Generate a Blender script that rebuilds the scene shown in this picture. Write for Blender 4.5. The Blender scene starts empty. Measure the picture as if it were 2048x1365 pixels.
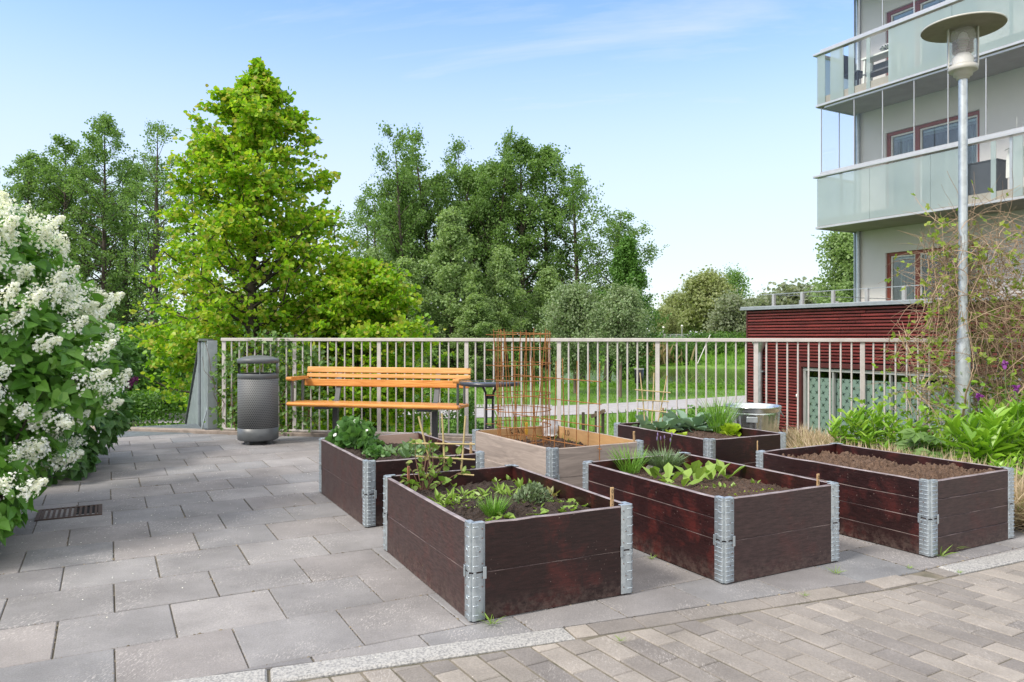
import bpy, math, random
import numpy as np
from mathutils import Vector, Matrix

SC = bpy.context.scene
COL = SC.collection
F, HZ, CH = 1518.0, 672.0, 1.175          # focal length and horizon of the photo in its own pixels, eye height in metres
RNG = np.random.default_rng(7)
random.seed(7)
PI = math.pi


def gp(px, py, z=0.0):
    """point at height z seen at photo pixel (px, py)"""
    Y = (CH - z) * F / (py - HZ)
    return np.array([(px - 1024) / F * Y, Y, z])


def at(px, py, Y):
    return np.array([(px - 1024) / F * Y, Y, CH - (py - HZ) * Y / F])


def rot2(a):
    return np.array([[math.cos(a), -math.sin(a)], [math.sin(a), math.cos(a)]])


# ------------------------------------------------------------------ mesh building
class MB:
    def __init__(s):
        s.ch = []
        s.n = 0

    def add(s, v, f, mi=0, sm=False):
        v = np.asarray(v, dtype=np.float64).reshape(-1, 3)
        if isinstance(f, np.ndarray):
            lo = (f + s.n).ravel()
            sz = np.full(len(f), f.shape[1])
        else:
            lo = np.array([i for q in f for i in q]) + s.n
            sz = np.array([len(q) for q in f])
        s.ch.append((v, lo, sz, np.full(len(sz), mi), np.full(len(sz), sm)))
        s.n += len(v)
        return s

    def box(s, c, size, R=None, mi=0, bev=0.0):
        hx, hy, hz = [q / 2 for q in size]
        if bev <= 0:
            v = np.array([[x * hx, y * hy, z * hz] for z in (-1, 1) for y in (-1, 1) for x in (-1, 1)])
            f = [(0, 2, 3, 1), (4, 5, 7, 6), (0, 1, 5, 4), (2, 6, 7, 3), (0, 4, 6, 2), (1, 3, 7, 5)]
        else:
            b = min(bev, hx * .9, hy * .9, hz * .9)
            rings = [(-hz, b), (-hz + b, 0), (hz - b, 0), (hz, b)]
            v = []
            for z, i in rings:
                x, y = hx - i, hy - i
                xb, yb = hx, hy
                if i > 0:
                    v += [(-x, -y, z), (x, -y, z), (x, y, z), (-x, y, z)]
                else:
                    v += [(-hx + b, -hy, z), (hx - b, -hy, z), (hx, -hy + b, z), (hx, hy - b, z), (hx - b, hy, z), (-hx + b, hy, z), (-hx, hy - b, z), (-hx, -hy + b, z)]
            v = np.array(v)
            f = [(3, 2, 1, 0), (20, 21, 22, 23)]
            for k in range(8):
                f.append((4 + k, 4 + (k + 1) % 8, 12 + (k + 1) % 8, 12 + k))
            for k in range(4):
                a, bb = 4 + 2 * k, 4 + 2 * k + 1
                f.append((k, (k + 1) % 4, bb, a))
                f.append((12 + 2 * k, 12 + 2 * k + 1, 20 + (k + 1) % 4, 20 + k))
                f.append(((k + 1) % 4, 4 + (2 * k + 2) % 8, bb))
                f.append((12 + 2 * k + 1, 12 + (2 * k + 2) % 8, 20 + (k + 1) % 4))
        if R is not None:
            v = v @ np.asarray(R).T
        return s.add(v + np.asarray(c), f, mi)

    def bar(s, p, q, w, h, up=(0, 0, 1), mi=0, bev=0.0):
        """box from p to q, w across, h along up"""
        p, q = np.asarray(p, float), np.asarray(q, float)
        d = q - p
        L = np.linalg.norm(d)
        x = d / L
        up = np.asarray(up, float)
        y = np.cross(up, x)
        if np.linalg.norm(y) < 1e-6:
            y = np.cross((1, 0, 0), x)
        y /= np.linalg.norm(y)
        z = np.cross(x, y)
        return s.box((p + q) / 2, (L, w, h), np.stack([x, y, z], 1), mi, bev)

    def tube(s, pts, rad, sides=6, mi=0, cap=True, sm=True):
        pts = np.asarray(pts, float)
        n = len(pts)
        rad = np.broadcast_to(np.asarray(rad, float), (n,))
        t = np.gradient(pts, axis=0)
        t /= np.linalg.norm(t, axis=1)[:, None] + 1e-12
        ref = np.array([0, 0, 1.0]) if abs(t[0][2]) < .9 else np.array([1.0, 0, 0])
        u = np.cross(ref, t[0])
        u /= np.linalg.norm(u)
        a = np.arange(sides) / sides * 2 * PI
        V = []
        for i in range(n):
            u = u - t[i] * np.dot(u, t[i])
            u /= np.linalg.norm(u) + 1e-12
            w = np.cross(t[i], u)
            V.append(pts[i] + rad[i] * (np.cos(a)[:, None] * u + np.sin(a)[:, None] * w))
        V = np.concatenate(V)
        k = np.arange(sides)
        fs = []
        for i in range(n - 1):
            fs.append(np.stack([i * sides + k, i * sides + (k + 1) % sides, (i + 1) * sides + (k + 1) % sides, (i + 1) * sides + k], 1))
        s.add(V, np.concatenate(fs), mi, sm)
        if cap and sides > 3:
            s.add(V[:sides], [tuple(range(sides))[::-1]], mi)
            s.add(V[-sides:], [tuple(range(sides))], mi)
        return s

    def lathe(s, prof, seg=32, c=(0, 0, 0), mi=0, sm=True, a0=0, a1=2 * PI):
        full = abs(a1 - a0 - 2 * PI) < 1e-6
        m = seg if full else seg + 1
        a = a0 + (a1 - a0) * np.arange(m) / seg
        V = np.array([[r * math.cos(t), r * math.sin(t), z] for r, z in prof for t in a]) + np.asarray(c)
        fs = []
        for i in range(len(prof) - 1):
            for k in range(seg):
                k2 = (k + 1) % m
                fs.append((i * m + k, i * m + k2, (i + 1) * m + k2, (i + 1) * m + k))
        return s.add(V, np.array(fs), mi, sm)

    def prism(s, poly, z0, z1, mi=0, axis='z'):
        n = len(poly)
        p = np.asarray(poly, float)
        v = np.concatenate([np.c_[p, np.full(n, z0)], np.c_[p, np.full(n, z1)]])
        if axis == 'y':
            v = v[:, [0, 2, 1]]
        if axis == 'x':
            v = v[:, [2, 0, 1]]
        f = [tuple(range(n))[::-1], tuple(range(n, 2 * n))] + [(i, (i + 1) % n, n + (i + 1) % n, n + i) for i in range(n)]
        return s.add(v, f, mi)

    def sweep(s, prof, z0, z1, mi=0):
        """open 2D profile extruded in z"""
        n = len(prof)
        p = np.asarray(prof, float)
        v = np.concatenate([np.c_[p, np.full(n, z0)], np.c_[p, np.full(n, z1)]])
        return s.add(v, [(i, i + 1, n + i + 1, n + i) for i in range(n - 1)], mi, True)

    def scatter(s, tv, tf, P, R, S, mi=0, sm=False):
        tv = np.asarray(tv, float)
        P = np.asarray(P, float)
        n, k = len(P), len(tv)
        if n == 0:
            return s
        S = np.broadcast_to(np.asarray(S, float), (n,)) if np.ndim(S) < 2 else np.asarray(S)
        sv = tv[None] * (S[:, None, None] if S.ndim == 1 else S[:, None, :])
        V = np.einsum('nij,nkj->nki', R, sv) + P[:, None]
        off = (np.arange(n) * k)[:, None, None]
        groups = {}
        for q in tf:
            groups.setdefault(len(q), []).append(q)
        V = V.reshape(-1, 3)
        first = True
        base = s.n
        for L, g in groups.items():
            f = (np.array(g)[None] + off).reshape(-1, L)
            if first:
                s.add(V, f, mi, sm)
                first = False
            else:
                lo = (f + base).ravel()
                s.ch.append((np.zeros((0, 3)), lo, np.full(len(f), L), np.full(len(f), mi), np.full(len(f), sm)))
        return s

    def tf(s, M):
        """transform everything so far by a 3x3 and return self"""
        M = np.asarray(M)
        s.ch = [((c[0] @ M.T),) + c[1:] for c in s.ch]
        return s

    def move(s, d):
        s.ch = [((c[0] + np.asarray(d)),) + c[1:] for c in s.ch]
        return s

    def mesh(s, name, mats):
        me = bpy.data.meshes.new(name)
        v = np.concatenate([c[0] for c in s.ch])
        lo = np.concatenate([c[1] for c in s.ch]).astype(np.int32)
        sz = np.concatenate([c[2] for c in s.ch]).astype(np.int32)
        mi = np.concatenate([c[3] for c in s.ch]).astype(np.int32)
        sm = np.concatenate([c[4] for c in s.ch]).astype(bool)
        me.vertices.add(len(v))
        me.vertices.foreach_set('co', v.astype(np.float32).ravel())
        me.loops.add(len(lo))
        me.loops.foreach_set('vertex_index', lo)
        me.polygons.add(len(sz))
        st = np.concatenate([[0], np.cumsum(sz)[:-1]]).astype(np.int32)
        me.polygons.foreach_set('loop_start', st)
        me.polygons.foreach_set('material_index', mi)
        me.polygons.foreach_set('use_smooth', sm)
        for m in (mats if isinstance(mats, (list, tuple)) else [mats]):
            me.materials.append(m)
        me.update(calc_edges=True)
        return me


def link(o, parent=None):
    COL.objects.link(o)
    if parent is not None:
        o.parent = parent
    return o


def thing(name, label, cat, loc=(0, 0, 0), rotz=0.0, group=None):
    o = bpy.data.objects.new(name, None)
    o.empty_display_size = .1
    o.location = tuple(float(q) for q in loc)
    o.rotation_euler = (0, 0, rotz)
    return tag(link(o), label, cat, group)


def tag(o, label, cat, group=None, kind=None):
    o['label'] = label
    o['category'] = cat
    if group:
        o['group'] = group
    if kind:
        o['kind'] = kind
    return o


def part(name, mb, mats, parent, label=None, loc=None, rotz=0.0):
    o = bpy.data.objects.new(name, mb if isinstance(mb, bpy.types.Mesh) else mb.mesh(name, mats))
    link(o, parent)
    if loc is not None:
        o.location = tuple(float(q) for q in loc)
        o.rotation_euler = (0, 0, rotz)
    if label:
        o['label'] = label
    return o


def solo(name, mb, mats, label, cat, loc=(0, 0, 0), rotz=0.0, group=None, kind=None):
    o = bpy.data.objects.new(name, mb if isinstance(mb, bpy.types.Mesh) else mb.mesh(name, mats))
    o.location = tuple(float(q) for q in loc)
    o.rotation_euler = (0, 0, rotz)
    return tag(link(o), label, cat, group, kind)


def struct(name, mb, mats):
    o = bpy.data.objects.new(name, mb.mesh(name, mats))
    link(o)
    o['kind'] = 'structure'
    return o


def copy_tree(root, loc, rotz=0.0, scale=1.0, label=None, group=None):
    r = root.copy()
    COL.objects.link(r)
    r.location = tuple(float(q) for q in loc)
    r.rotation_euler = (0, 0, rotz)
    r.scale = (scale,) * 3 if np.isscalar(scale) else tuple(scale)
    if label:
        r['label'] = label
    if group:
        r['group'] = group
    for ch in list(root.children):
        c = ch.copy()
        COL.objects.link(c)
        c.parent = r
        for g in list(ch.children):
            d = g.copy()
            COL.objects.link(d)
            d.parent = c
    return r


# ------------------------------------------------------------------ materials
def nm(name):
    m = bpy.data.materials.new(name)
    m.use_nodes = True
    nt = m.node_tree
    return m, nt, nt.nodes['Principled BSDF'], nt.nodes['Material Output']


def N(nt, t, **kw):
    n = nt.nodes.new(t)
    for k, v in kw.items():
        if k in n.inputs.keys() if isinstance(k, str) else False:
            n.inputs[k].default_value = v
        else:
            setattr(n, k, v)
    return n


def ramp(nt, fac, stops, interp='LINEAR'):
    r = nt.nodes.new('ShaderNodeValToRGB')
    r.color_ramp.interpolation = interp
    e = r.color_ramp.elements
    while len(e) < len(stops):
        e.new(0.5)
    for i, (p, c) in enumerate(stops):
        e[i].position = p
        c = (c, c, c) if np.isscalar(c) else c
        e[i].color = (*c[:3], 1)
    nt.links.new(fac, r.inputs[0])
    return r


def coords(nt, scale=(1, 1, 1), kind='Object', rot=(0, 0, 0)):
    t = nt.nodes.new('ShaderNodeTexCoord')
    mp = nt.nodes.new('ShaderNodeMapping')
    mp.inputs['Scale'].default_value = scale
    mp.inputs['Rotation'].default_value = rot
    if kind == 'World':
        g = nt.nodes.new('ShaderNodeNewGeometry')
        nt.links.new(g.outputs['Position'], mp.inputs['Vector'])
    else:
        nt.links.new(t.outputs[kind], mp.inputs['Vector'])
    return mp.outputs[0]


def noise(nt, vec, scale, detail=4, rough=.6, dist=0.0):
    n = nt.nodes.new('ShaderNodeTexNoise')
    n.inputs['Scale'].default_value = scale
    n.inputs['Detail'].default_value = detail
    n.inputs['Roughness'].default_value = rough
    n.inputs['Distortion'].default_value = dist
    nt.links.new(vec, n.inputs['Vector'])
    return n.outputs['Fac']


def mix(nt, fac, a, b, mode='MIX'):
    n = nt.nodes.new('ShaderNodeMix')
    n.data_type = 'RGBA'
    n.blend_type = mode
    for s, v in ((n.inputs[0], fac), (n.inputs[6], a), (n.inputs[7], b)):
        if hasattr(v, 'is_linked') or isinstance(v, bpy.types.NodeSocket):
            nt.links.new(v, s)
        elif np.isscalar(v):
            s.default_value = v
        else:
            s.default_value = (*v[:3], 1)
    return n.outputs[2]


def bump(nt, bsdf, h, strength=.3, dist=.01):
    b = nt.nodes.new('ShaderNodeBump')
    b.inputs['Strength'].default_value = strength
    b.inputs['Distance'].default_value = dist
    nt.links.new(h, b.inputs['Height'])
    nt.links.new(b.outputs[0], bsdf.inputs['Normal'])


def mat(name, c1, c2=None, rough=.6, metal=0.0, scale=8.0, stretch=(1, 1, 1), bmp=0.0, bscale=None, spec=.5, island=0.0, lo=.35, hi=.65, kind='Object', bdist=.01):
    m, nt, b, o = nm(name)
    b.inputs['Roughness'].default_value = rough
    b.inputs['Metallic'].default_value = metal
    b.inputs['Specular IOR Level'].default_value = spec
    if c2 is None:
        c2 = tuple(min(1, q * .8) for q in c1)
    v = coords(nt, stretch, kind)
    f = noise(nt, v, scale, 5)
    col = ramp(nt, f, [(lo, c2), (hi, c1)]).outputs[0]
    if island > 0:
        g = nt.nodes.new('ShaderNodeNewGeometry')
        r = ramp(nt, g.outputs['Random Per Island'], [(0, 1 - island), (1, 1 + island * .6)])
        col = mix(nt, 1.0, col, r.outputs[0], 'MULTIPLY')
    nt.links.new(col, b.inputs['Base Color'])
    if bmp > 0:
        f2 = noise(nt, v, bscale or scale * 4, 6)
        bump(nt, b, f2, bmp, bdist)
    return m


def leafmat(name, cols, trans=.35, rough=.45, spec=.4):
    """leaf colour drawn per leaf from cols, partly translucent"""
    m, nt, b, o = nm(name)
    g = nt.nodes.new('ShaderNodeNewGeometry')
    k = len(cols)
    r = ramp(nt, g.outputs['Random Per Island'], [(i / max(1, k - 1), c) for i, c in enumerate(cols)])
    nt.links.new(r.outputs[0], b.inputs['Base Color'])
    b.inputs['Roughness'].default_value = rough
    b.inputs['Specular IOR Level'].default_value = spec
    t = nt.nodes.new('ShaderNodeBsdfTranslucent')
    br = mix(nt, 1.0, r.outputs[0], (1.25, 1.3, .7), 'MULTIPLY')
    nt.links.new(br, t.inputs['Color'])
    ms = nt.nodes.new('ShaderNodeMixShader')
    ms.inputs[0].default_value = trans
    nt.links.new(b.outputs[0], ms.inputs[1])
    nt.links.new(t.outputs[0], ms.inputs[2])
    nt.links.new(ms.outputs[0], o.inputs['Surface'])
    return m


def glassmat(name, tint=(.9, .95, .95), refl=1.45, rough=.0):
    m, nt, b, o = nm(name)
    nt.nodes.remove(b)
    t = nt.nodes.new('ShaderNodeBsdfTransparent')
    t.inputs[0].default_value = (*tint, 1)
    gl = nt.nodes.new('ShaderNodeBsdfGlossy')
    gl.inputs['Roughness'].default_value = rough
    fr = nt.nodes.new('ShaderNodeFresnel')
    g = nt.nodes.new('ShaderNodeNewGeometry')
    io = nt.nodes.new('ShaderNodeMix')          # same reflection entering and leaving a thin pane
    io.inputs[2].default_value = refl
    io.inputs[3].default_value = 1 / refl
    nt.links.new(g.outputs['Backfacing'], io.inputs[0])
    nt.links.new(io.outputs[0], fr.inputs[0])
    ms = nt.nodes.new('ShaderNodeMixShader')
    nt.links.new(fr.outputs[0], ms.inputs[0])
    nt.links.new(t.outputs[0], ms.inputs[1])
    nt.links.new(gl.outputs[0], ms.inputs[2])
    nt.links.new(ms.outputs[0], o.inputs['Surface'])
    return m


# ------------------------------------------------------------------ leaves
def tmpl(pts, fold=.12, curl=-.1):
    """half outline (w, l) from base to tip -> folded leaf of two faces"""
    L = [(0, 0, 0)]
    k = len(pts)
    V = [(0, 0, 0)] + [(-w, l, fold * abs(w) * 2 + curl * l * l) for w, l in pts] + [(0, 1, curl)] + [(w, l, fold * abs(w) * 2 + curl * l * l) for w, l in pts[::-1]]
    n = len(V)
    return np.array(V), [tuple(range(0, k + 2))[::-1], tuple([0] + list(range(k + 1, n))[::1])[::-1]]


OVAL = tmpl([(.3, .25), (.32, .6)])
ROUND = tmpl([(.3, -.02), (.5, .3), (.42, .7)], .1, -.12)
HEART = tmpl([(.28, -.1), (.46, .18), (.34, .55)], .14, -.25)
LANCE = tmpl([(.14, .3), (.12, .65)], .2, -.15)
BLADE = tmpl([(.05, .3), (.035, .7)], .2, -.3)
GRASS = (np.array([(-.011, 0, 0), (.011, 0, 0), (-.013, .35, -.03), (.013, .35, -.03), (-.010, .7, -.13), (.010, .7, -.13), (0, 1, -.28)]), [(0, 1, 3, 2), (2, 3, 5, 4), (4, 5, 6)])
COTY = tmpl([(.22, .35), (.3, .7)], .1, -.1)


def combine(parts):
    V, Fc, n = [], [], 0
    for (v, f), R, p, sc in parts:
        V.append((v * sc) @ np.asarray(R).T + p)
        Fc += [tuple(i + n for i in q) for q in f]
        n += len(v)
    return np.concatenate(V), Fc


def frames(d, nrm):
    d = d / (np.linalg.norm(d, axis=1)[:, None] + 1e-9)
    x = np.cross(d, nrm)
    x /= np.linalg.norm(x, axis=1)[:, None] + 1e-9
    z = np.cross(x, d)
    return np.stack([x, d, z], 2)


def rnd_dirs(n, up=0.0, rng=RNG):
    d = rng.normal(size=(n, 3))
    d[:, 2] += up
    return d / (np.linalg.norm(d, axis=1)[:, None] + 1e-9)


def rx(a):
    c, s = math.cos(a), math.sin(a)
    return np.array([[1, 0, 0], [0, c, -s], [0, s, c]])


def rz(a):
    c, s = math.cos(a), math.sin(a)
    return np.array([[c, -s, 0], [s, c, 0], [0, 0, 1]])


def make_spray(base, k, seed, spread=1.0):
    """k leaves joined to a twig, used for far foliage"""
    r = np.random.default_rng(seed)
    ps = []
    for i in range(k):
        a = r.uniform(0, 2 * PI)
        ps.append((base, rz(a) @ rx(r.uniform(-.6, .9)), r.normal(size=3) * .28 * spread, r.uniform(.35, .6)))
    return combine(ps)
# ------------------------------------------------------------------ camera, sky, sun
cam_d = bpy.data.cameras.new('camera')
cam = bpy.data.objects.new('camera', cam_d)
COL.objects.link(cam)
cam.location = (0, 0, CH)
cam.rotation_euler = (PI / 2, 0, 0)
cam_d.sensor_width = 36
cam_d.lens = 36 * F / 2048
cam_d.shift_y = -(682.5 - HZ) / 2048
cam_d.clip_end = 5000
SC.camera = cam
SC.view_settings.view_transform = 'Standard'
SC.view_settings.look = 'None'
SC.view_settings.exposure = 1.25
SC.view_settings.gamma = 1

SUN = Vector((-.62, -.42, .80)).normalized()        # towards the sun: behind the camera, to its left
w = bpy.data.worlds.new('World')
SC.world = w
w.use_nodes = True
nt = w.node_tree
bg = nt.nodes['Background']
sky = nt.nodes.new('ShaderNodeTexSky')
sky.sky_type = 'NISHITA'
sky.sun_disc = False
sky.sun_elevation = math.asin(SUN.z)
sky.sun_rotation = math.atan2(SUN.x, SUN.y)
sky.altitude = 0
sky.air_density = 1.0
sky.dust_density = .6
sky.ozone_density = 2.2
tc = nt.nodes.new('ShaderNodeTexCoord')
sep = nt.nodes.new('ShaderNodeSeparateXYZ')
nt.links.new(tc.outputs['Generated'], sep.inputs[0])
# thin cirrus: noise on the plane where the view ray meets the cloud layer
dv = nt.nodes.new('ShaderNodeVectorMath')
dv.operation = 'DIVIDE'
zz = nt.nodes.new('ShaderNodeMath')
zz.operation = 'ADD'
zz.inputs[1].default_value = .12
nt.links.new(sep.outputs[2], zz.inputs[0])
cb = nt.nodes.new('ShaderNodeCombineXYZ')
for i in range(3):
    nt.links.new(zz.outputs[0], cb.inputs[i])
nt.links.new(tc.outputs['Generated'], dv.inputs[0])
nt.links.new(cb.outputs[0], dv.inputs[1])
mp = nt.nodes.new('ShaderNodeMapping')
mp.inputs['Scale'].default_value = (.55, 1.5, 1)
mp.inputs['Rotation'].default_value = (0, 0, -.35)
nt.links.new(dv.outputs[0], mp.inputs['Vector'])
cn = noise(nt, mp.outputs[0], 1.1, 9, .62, .6)
cl = ramp(nt, cn, [(.42, 0.0), (.74, 1.0)])
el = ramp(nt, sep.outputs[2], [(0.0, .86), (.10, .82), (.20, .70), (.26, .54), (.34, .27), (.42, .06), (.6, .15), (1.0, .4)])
mx = nt.nodes.new('ShaderNodeMath')
mx.operation = 'MULTIPLY'
nt.links.new(cl.outputs[0], mx.inputs[0])
mx.inputs[1].default_value = .75
ad = nt.nodes.new('ShaderNodeMath')
ad.operation = 'MAXIMUM'
nt.links.new(mx.outputs[0], ad.inputs[0])
nt.links.new(el.outputs[0], ad.inputs[1])
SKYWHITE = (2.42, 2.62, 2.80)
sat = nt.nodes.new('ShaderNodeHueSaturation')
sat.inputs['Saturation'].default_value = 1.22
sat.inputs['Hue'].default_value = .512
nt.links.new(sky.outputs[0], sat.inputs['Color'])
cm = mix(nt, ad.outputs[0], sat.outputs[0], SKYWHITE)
# added fill light: unseen sky overhead and behind the camera brightened
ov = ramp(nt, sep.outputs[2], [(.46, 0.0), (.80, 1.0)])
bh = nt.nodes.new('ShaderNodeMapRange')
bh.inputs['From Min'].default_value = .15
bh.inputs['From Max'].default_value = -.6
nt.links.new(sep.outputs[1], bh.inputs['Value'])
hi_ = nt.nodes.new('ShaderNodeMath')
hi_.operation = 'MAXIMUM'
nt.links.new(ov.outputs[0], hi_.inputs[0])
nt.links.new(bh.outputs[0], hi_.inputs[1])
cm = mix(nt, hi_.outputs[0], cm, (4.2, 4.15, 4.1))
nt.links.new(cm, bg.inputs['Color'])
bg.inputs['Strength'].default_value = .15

sl = bpy.data.lights.new('sun', 'SUN')
sl.energy = 1.75
sl.angle = math.radians(14)
sl.color = (1, .93, .83)
so = bpy.data.objects.new('sun', sl)
COL.objects.link(so)
so.rotation_euler = SUN.to_track_quat('Z', 'Y').to_euler()

# ------------------------------------------------------------------ materials
M = {}
M['sand'] = mat('joint_sand', (.20, .175, .14), (.09, .085, .06), .95, scale=9, bmp=.4, bscale=160)


def paver_mat(name, cols, scratch=.5):
    m, nt, b, o = nm(name)
    g = nt.nodes.new('ShaderNodeNewGeometry')
    r = ramp(nt, g.outputs['Random Per Island'], [(i / (len(cols) - 1), c) for i, c in enumerate(cols)])
    v = coords(nt, (1, 1, 1), 'World')
    f1 = noise(nt, v, 2.2, 6, .65)
    f2 = noise(nt, v, 140, 4, .7)
    c = mix(nt, 1, r.outputs[0], ramp(nt, f1, [(.3, .72), (.7, 1.18)]).outputs[0], 'MULTIPLY')
    c = mix(nt, 1, c, ramp(nt, f2, [(.3, .80), (.7, 1.16)]).outputs[0], 'MULTIPLY')
    # pale scuffs left by shovels and snow ploughs
    vs = coords(nt, (46, 13, 1), 'World', (0, 0, -.45))
    s1 = noise(nt, vs, 3.0, 3, .55, .8)
    vs2 = coords(nt, (40, 11, 1), 'World', (0, 0, .3))
    s2 = noise(nt, vs2, 3.6, 3, .55, .8)
    big = noise(nt, v, 3.1, 3, .6)
    mask = ramp(nt, big, [(.47, 0.0), (.62, 1.0)]).outputs[0]
    sc = mix(nt, 1, ramp(nt, s1, [(.575, 0.0), (.63, 1.0)]).outputs[0], ramp(nt, s2, [(.585, 0.0), (.64, 1.0)]).outputs[0], 'ADD')
    sc = mix(nt, 1, sc, mask, 'MULTIPLY')
    fac = mix(nt, 1, sc, (scratch,) * 3, 'MULTIPLY')
    c = mix(nt, fac, c, (.56, .53, .51))
    pet = noise(nt, v, 62, 2, .5)
    c = mix(nt, ramp(nt, pet, [(.76, 0.0), (.775, .7)]).outputs[0], c, (.62, .58, .52))
    nt.links.new(c, b.inputs['Base Color'])
    b.inputs['Roughness'].default_value = .82
    bump(nt, b, f2, .5, .005)
    return m


M['slab'] = paver_mat('concrete_slab', [(.19, .187, .197), (.235, .220, .218), (.195, .20, .213), (.265, .246, .241), (.212, .21, .218), (.285, .272, .272)], .32)
M['brick'] = paver_mat('concrete_brick', [(.155, .142, .136), (.285, .258, .232), (.20, .184, .174), (.335, .303, .272), (.168, .155, .15), (.25, .227, .208)], .25)
M['granite'] = mat('granite', (.40, .395, .385), (.20, .20, .205), .75, scale=120, lo=.38, hi=.58, bmp=.35, bscale=120)
M['kerbconc'] = mat('kerb_concrete', (.30, .25, .215), (.20, .165, .14), .85, scale=14, bmp=.3, bscale=90)


def lacquer(name, base, worn, amt=.5, spots=.4, rough=.36):
    """dark wood stain, worn through to red in cloudy patches, with pale dirt specks"""
    m, nt, b, o = nm(name)
    v = coords(nt, (1, 1, 1))
    vs = coords(nt, (2.0, 2.0, 14))
    f1 = noise(nt, v, 5.5, 5, .62, .4)
    f2 = noise(nt, vs, 9, 6, .65)
    c = mix(nt, ramp(nt, f1, [(.50, 0.0), (.72, amt)]).outputs[0], base, worn)
    c = mix(nt, 1, c, ramp(nt, f2, [(.3, .5), (.7, 1.4)]).outputs[0], 'MULTIPLY')
    f3 = noise(nt, v, 95, 2, .5)
    f4 = noise(nt, v, 4, 4, .6)
    sp = mix(nt, 1, ramp(nt, f3, [(.70, 0.0), (.74, 1.0)]).outputs[0], ramp(nt, f4, [(.5, 0.0), (.62, spots)]).outputs[0], 'MULTIPLY')
    c = mix(nt, sp, c, (.42, .33, .29))
    # soil splashed and dried along the foot of the box
    sz_ = nt.nodes.new('ShaderNodeSeparateXYZ')
    nt.links.new(v, sz_.inputs[0])
    ft = ramp(nt, sz_.outputs[2], [(.0, 1.0), (.10, 0.0)]).outputs[0]
    f5 = noise(nt, v, 34, 6, .75)
    dirt = mix(nt, 1, ft, ramp(nt, f5, [(.44, 0.0), (.62, .40)]).outputs[0], 'MULTIPLY')
    c = mix(nt, dirt, c, (.17, .125, .105))
    nt.links.new(c, b.inputs['Base Color'])
    rr = ramp(nt, f1, [(.3, rough - .05), (.8, rough + .16)])
    nt.links.new(rr.outputs[0], b.inputs['Roughness'])
    b.inputs['Specular IOR Level'].default_value = .42
    bump(nt, b, f2, .18, .004)
    return m


DARK, RED, GRY = (.021, .0085, .0085), (.085, .0145, .0115), (.048, .027, .026)
M['lacq'] = lacquer('dark_stain', DARK, RED, .75, .7)
M['lacq2'] = lacquer('dark_stain_red', (.024, .008, .008), (.10, .016, .012), .9, .5)
M['lacqg'] = lacquer('dark_stain_dull', GRY, (.085, .028, .024), .5, .35, .5)
M['edge'] = mat('worn_edge_sky_sheen', (.32, .28, .29), (.16, .125, .13), .5, scale=11, stretch=(1, 1, 6))  # worn board edge, with pale sky reflection painted into its colour
M['seam'] = mat('board_seam', (.17, .125, .115), (.05, .03, .03), .6, scale=7, stretch=(1, 1, 4), lo=.4, hi=.62)
M['rawwood'] = None


def woodmat(name, c1, c2, axis=(1.2, 14, 14), rough=.5, knots=.0, grain=7.0):
    m, nt, b, o = nm(name)
    v = coords(nt, axis)
    f = noise(nt, v, grain * .35, 7, .62, 1.2)
    col = ramp(nt, f, [(.3, c2), (.5, tuple((a + d) / 2 for a, d in zip(c1, c2))), (.68, c1)]).outputs[0]
    if knots > 0:
        v2 = coords(nt, (1, 1.6, 1.6))
        vo = nt.nodes.new('ShaderNodeTexVoronoi')
        vo.inputs['Scale'].default_value = 3.2
        nt.links.new(v2, vo.inputs['Vector'])
        k = ramp(nt, vo.outputs['Distance'], [(.035, knots), (.085, 0.0)])
        col = mix(nt, k.outputs[0], col, tuple(q * .3 for q in c2))
    nt.links.new(col, b.inputs['Base Color'])
    b.inputs['Roughness'].default_value = rough
    bump(nt, b, f, .12, .004)
    return m


M['rawwood'] = woodmat('weathered_plank', (.40, .33, .285), (.235, .195, .17), (1.3, 1.3, 12), .7, .6)
M['newwood'] = woodmat('fresh_plank', (.56, .34, .155), (.44, .25, .105), (1.3, 1.3, 12), .55, .4)
M['palewood'] = woodmat('pale_plank', (.50, .36, .30), (.40, .28, .225), (1.3, 1.3, 12), .7, .3)
M['pine'] = woodmat('varnished_pine', (.66, .315, .085), (.40, .13, .018), (1.0, 13, 13), .32, .9)
M['pinepale'] = woodmat('varnished_pine_pale', (.70, .40, .155), (.50, .235, .065), (1.0, 13, 13), .34, .7)
M['endgrain'] = mat('pine_end_grain', (.30, .12, .05), (.18, .07, .03), .5, scale=30)
M['bamboo'] = mat('bamboo_cane', (.50, .40, .21), (.36, .28, .13), .55, scale=14, island=.2)
M['stake'] = mat('marker_stick', (.52, .36, .19), (.40, .25, .12), .7, scale=12)
M['redstake'] = mat('reddish_stake', (.36, .15, .085), (.26, .10, .06), .7, scale=12)
M['ink'] = mat('ink', (.03, .025, .02), rough=.8)
M['pencil'] = mat('carved_letters', (.09, .045, .02), rough=.8)


def zincmat(name, a=(.62, .67, .70), b_=(.42, .47, .51), rough=.38, metal=.85, scale=22):
    m, nt, b, o = nm(name)
    v = coords(nt)
    vo = nt.nodes.new('ShaderNodeTexVoronoi')
    vo.inputs['Scale'].default_value = scale
    nt.links.new(v, vo.inputs['Vector'])
    f = noise(nt, v, 6, 5, .6)
    c = mix(nt, .5, ramp(nt, vo.outputs['Color'], [(.2, b_), (.8, a)]).outputs[0], ramp(nt, f, [(.35, b_), (.65, a)]).outputs[0])
    nt.links.new(c, b.inputs['Base Color'])
    b.inputs['Metallic'].default_value = metal
    b.inputs['Roughness'].default_value = rough
    bump(nt, b, f, .08, .004)
    return m


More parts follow.
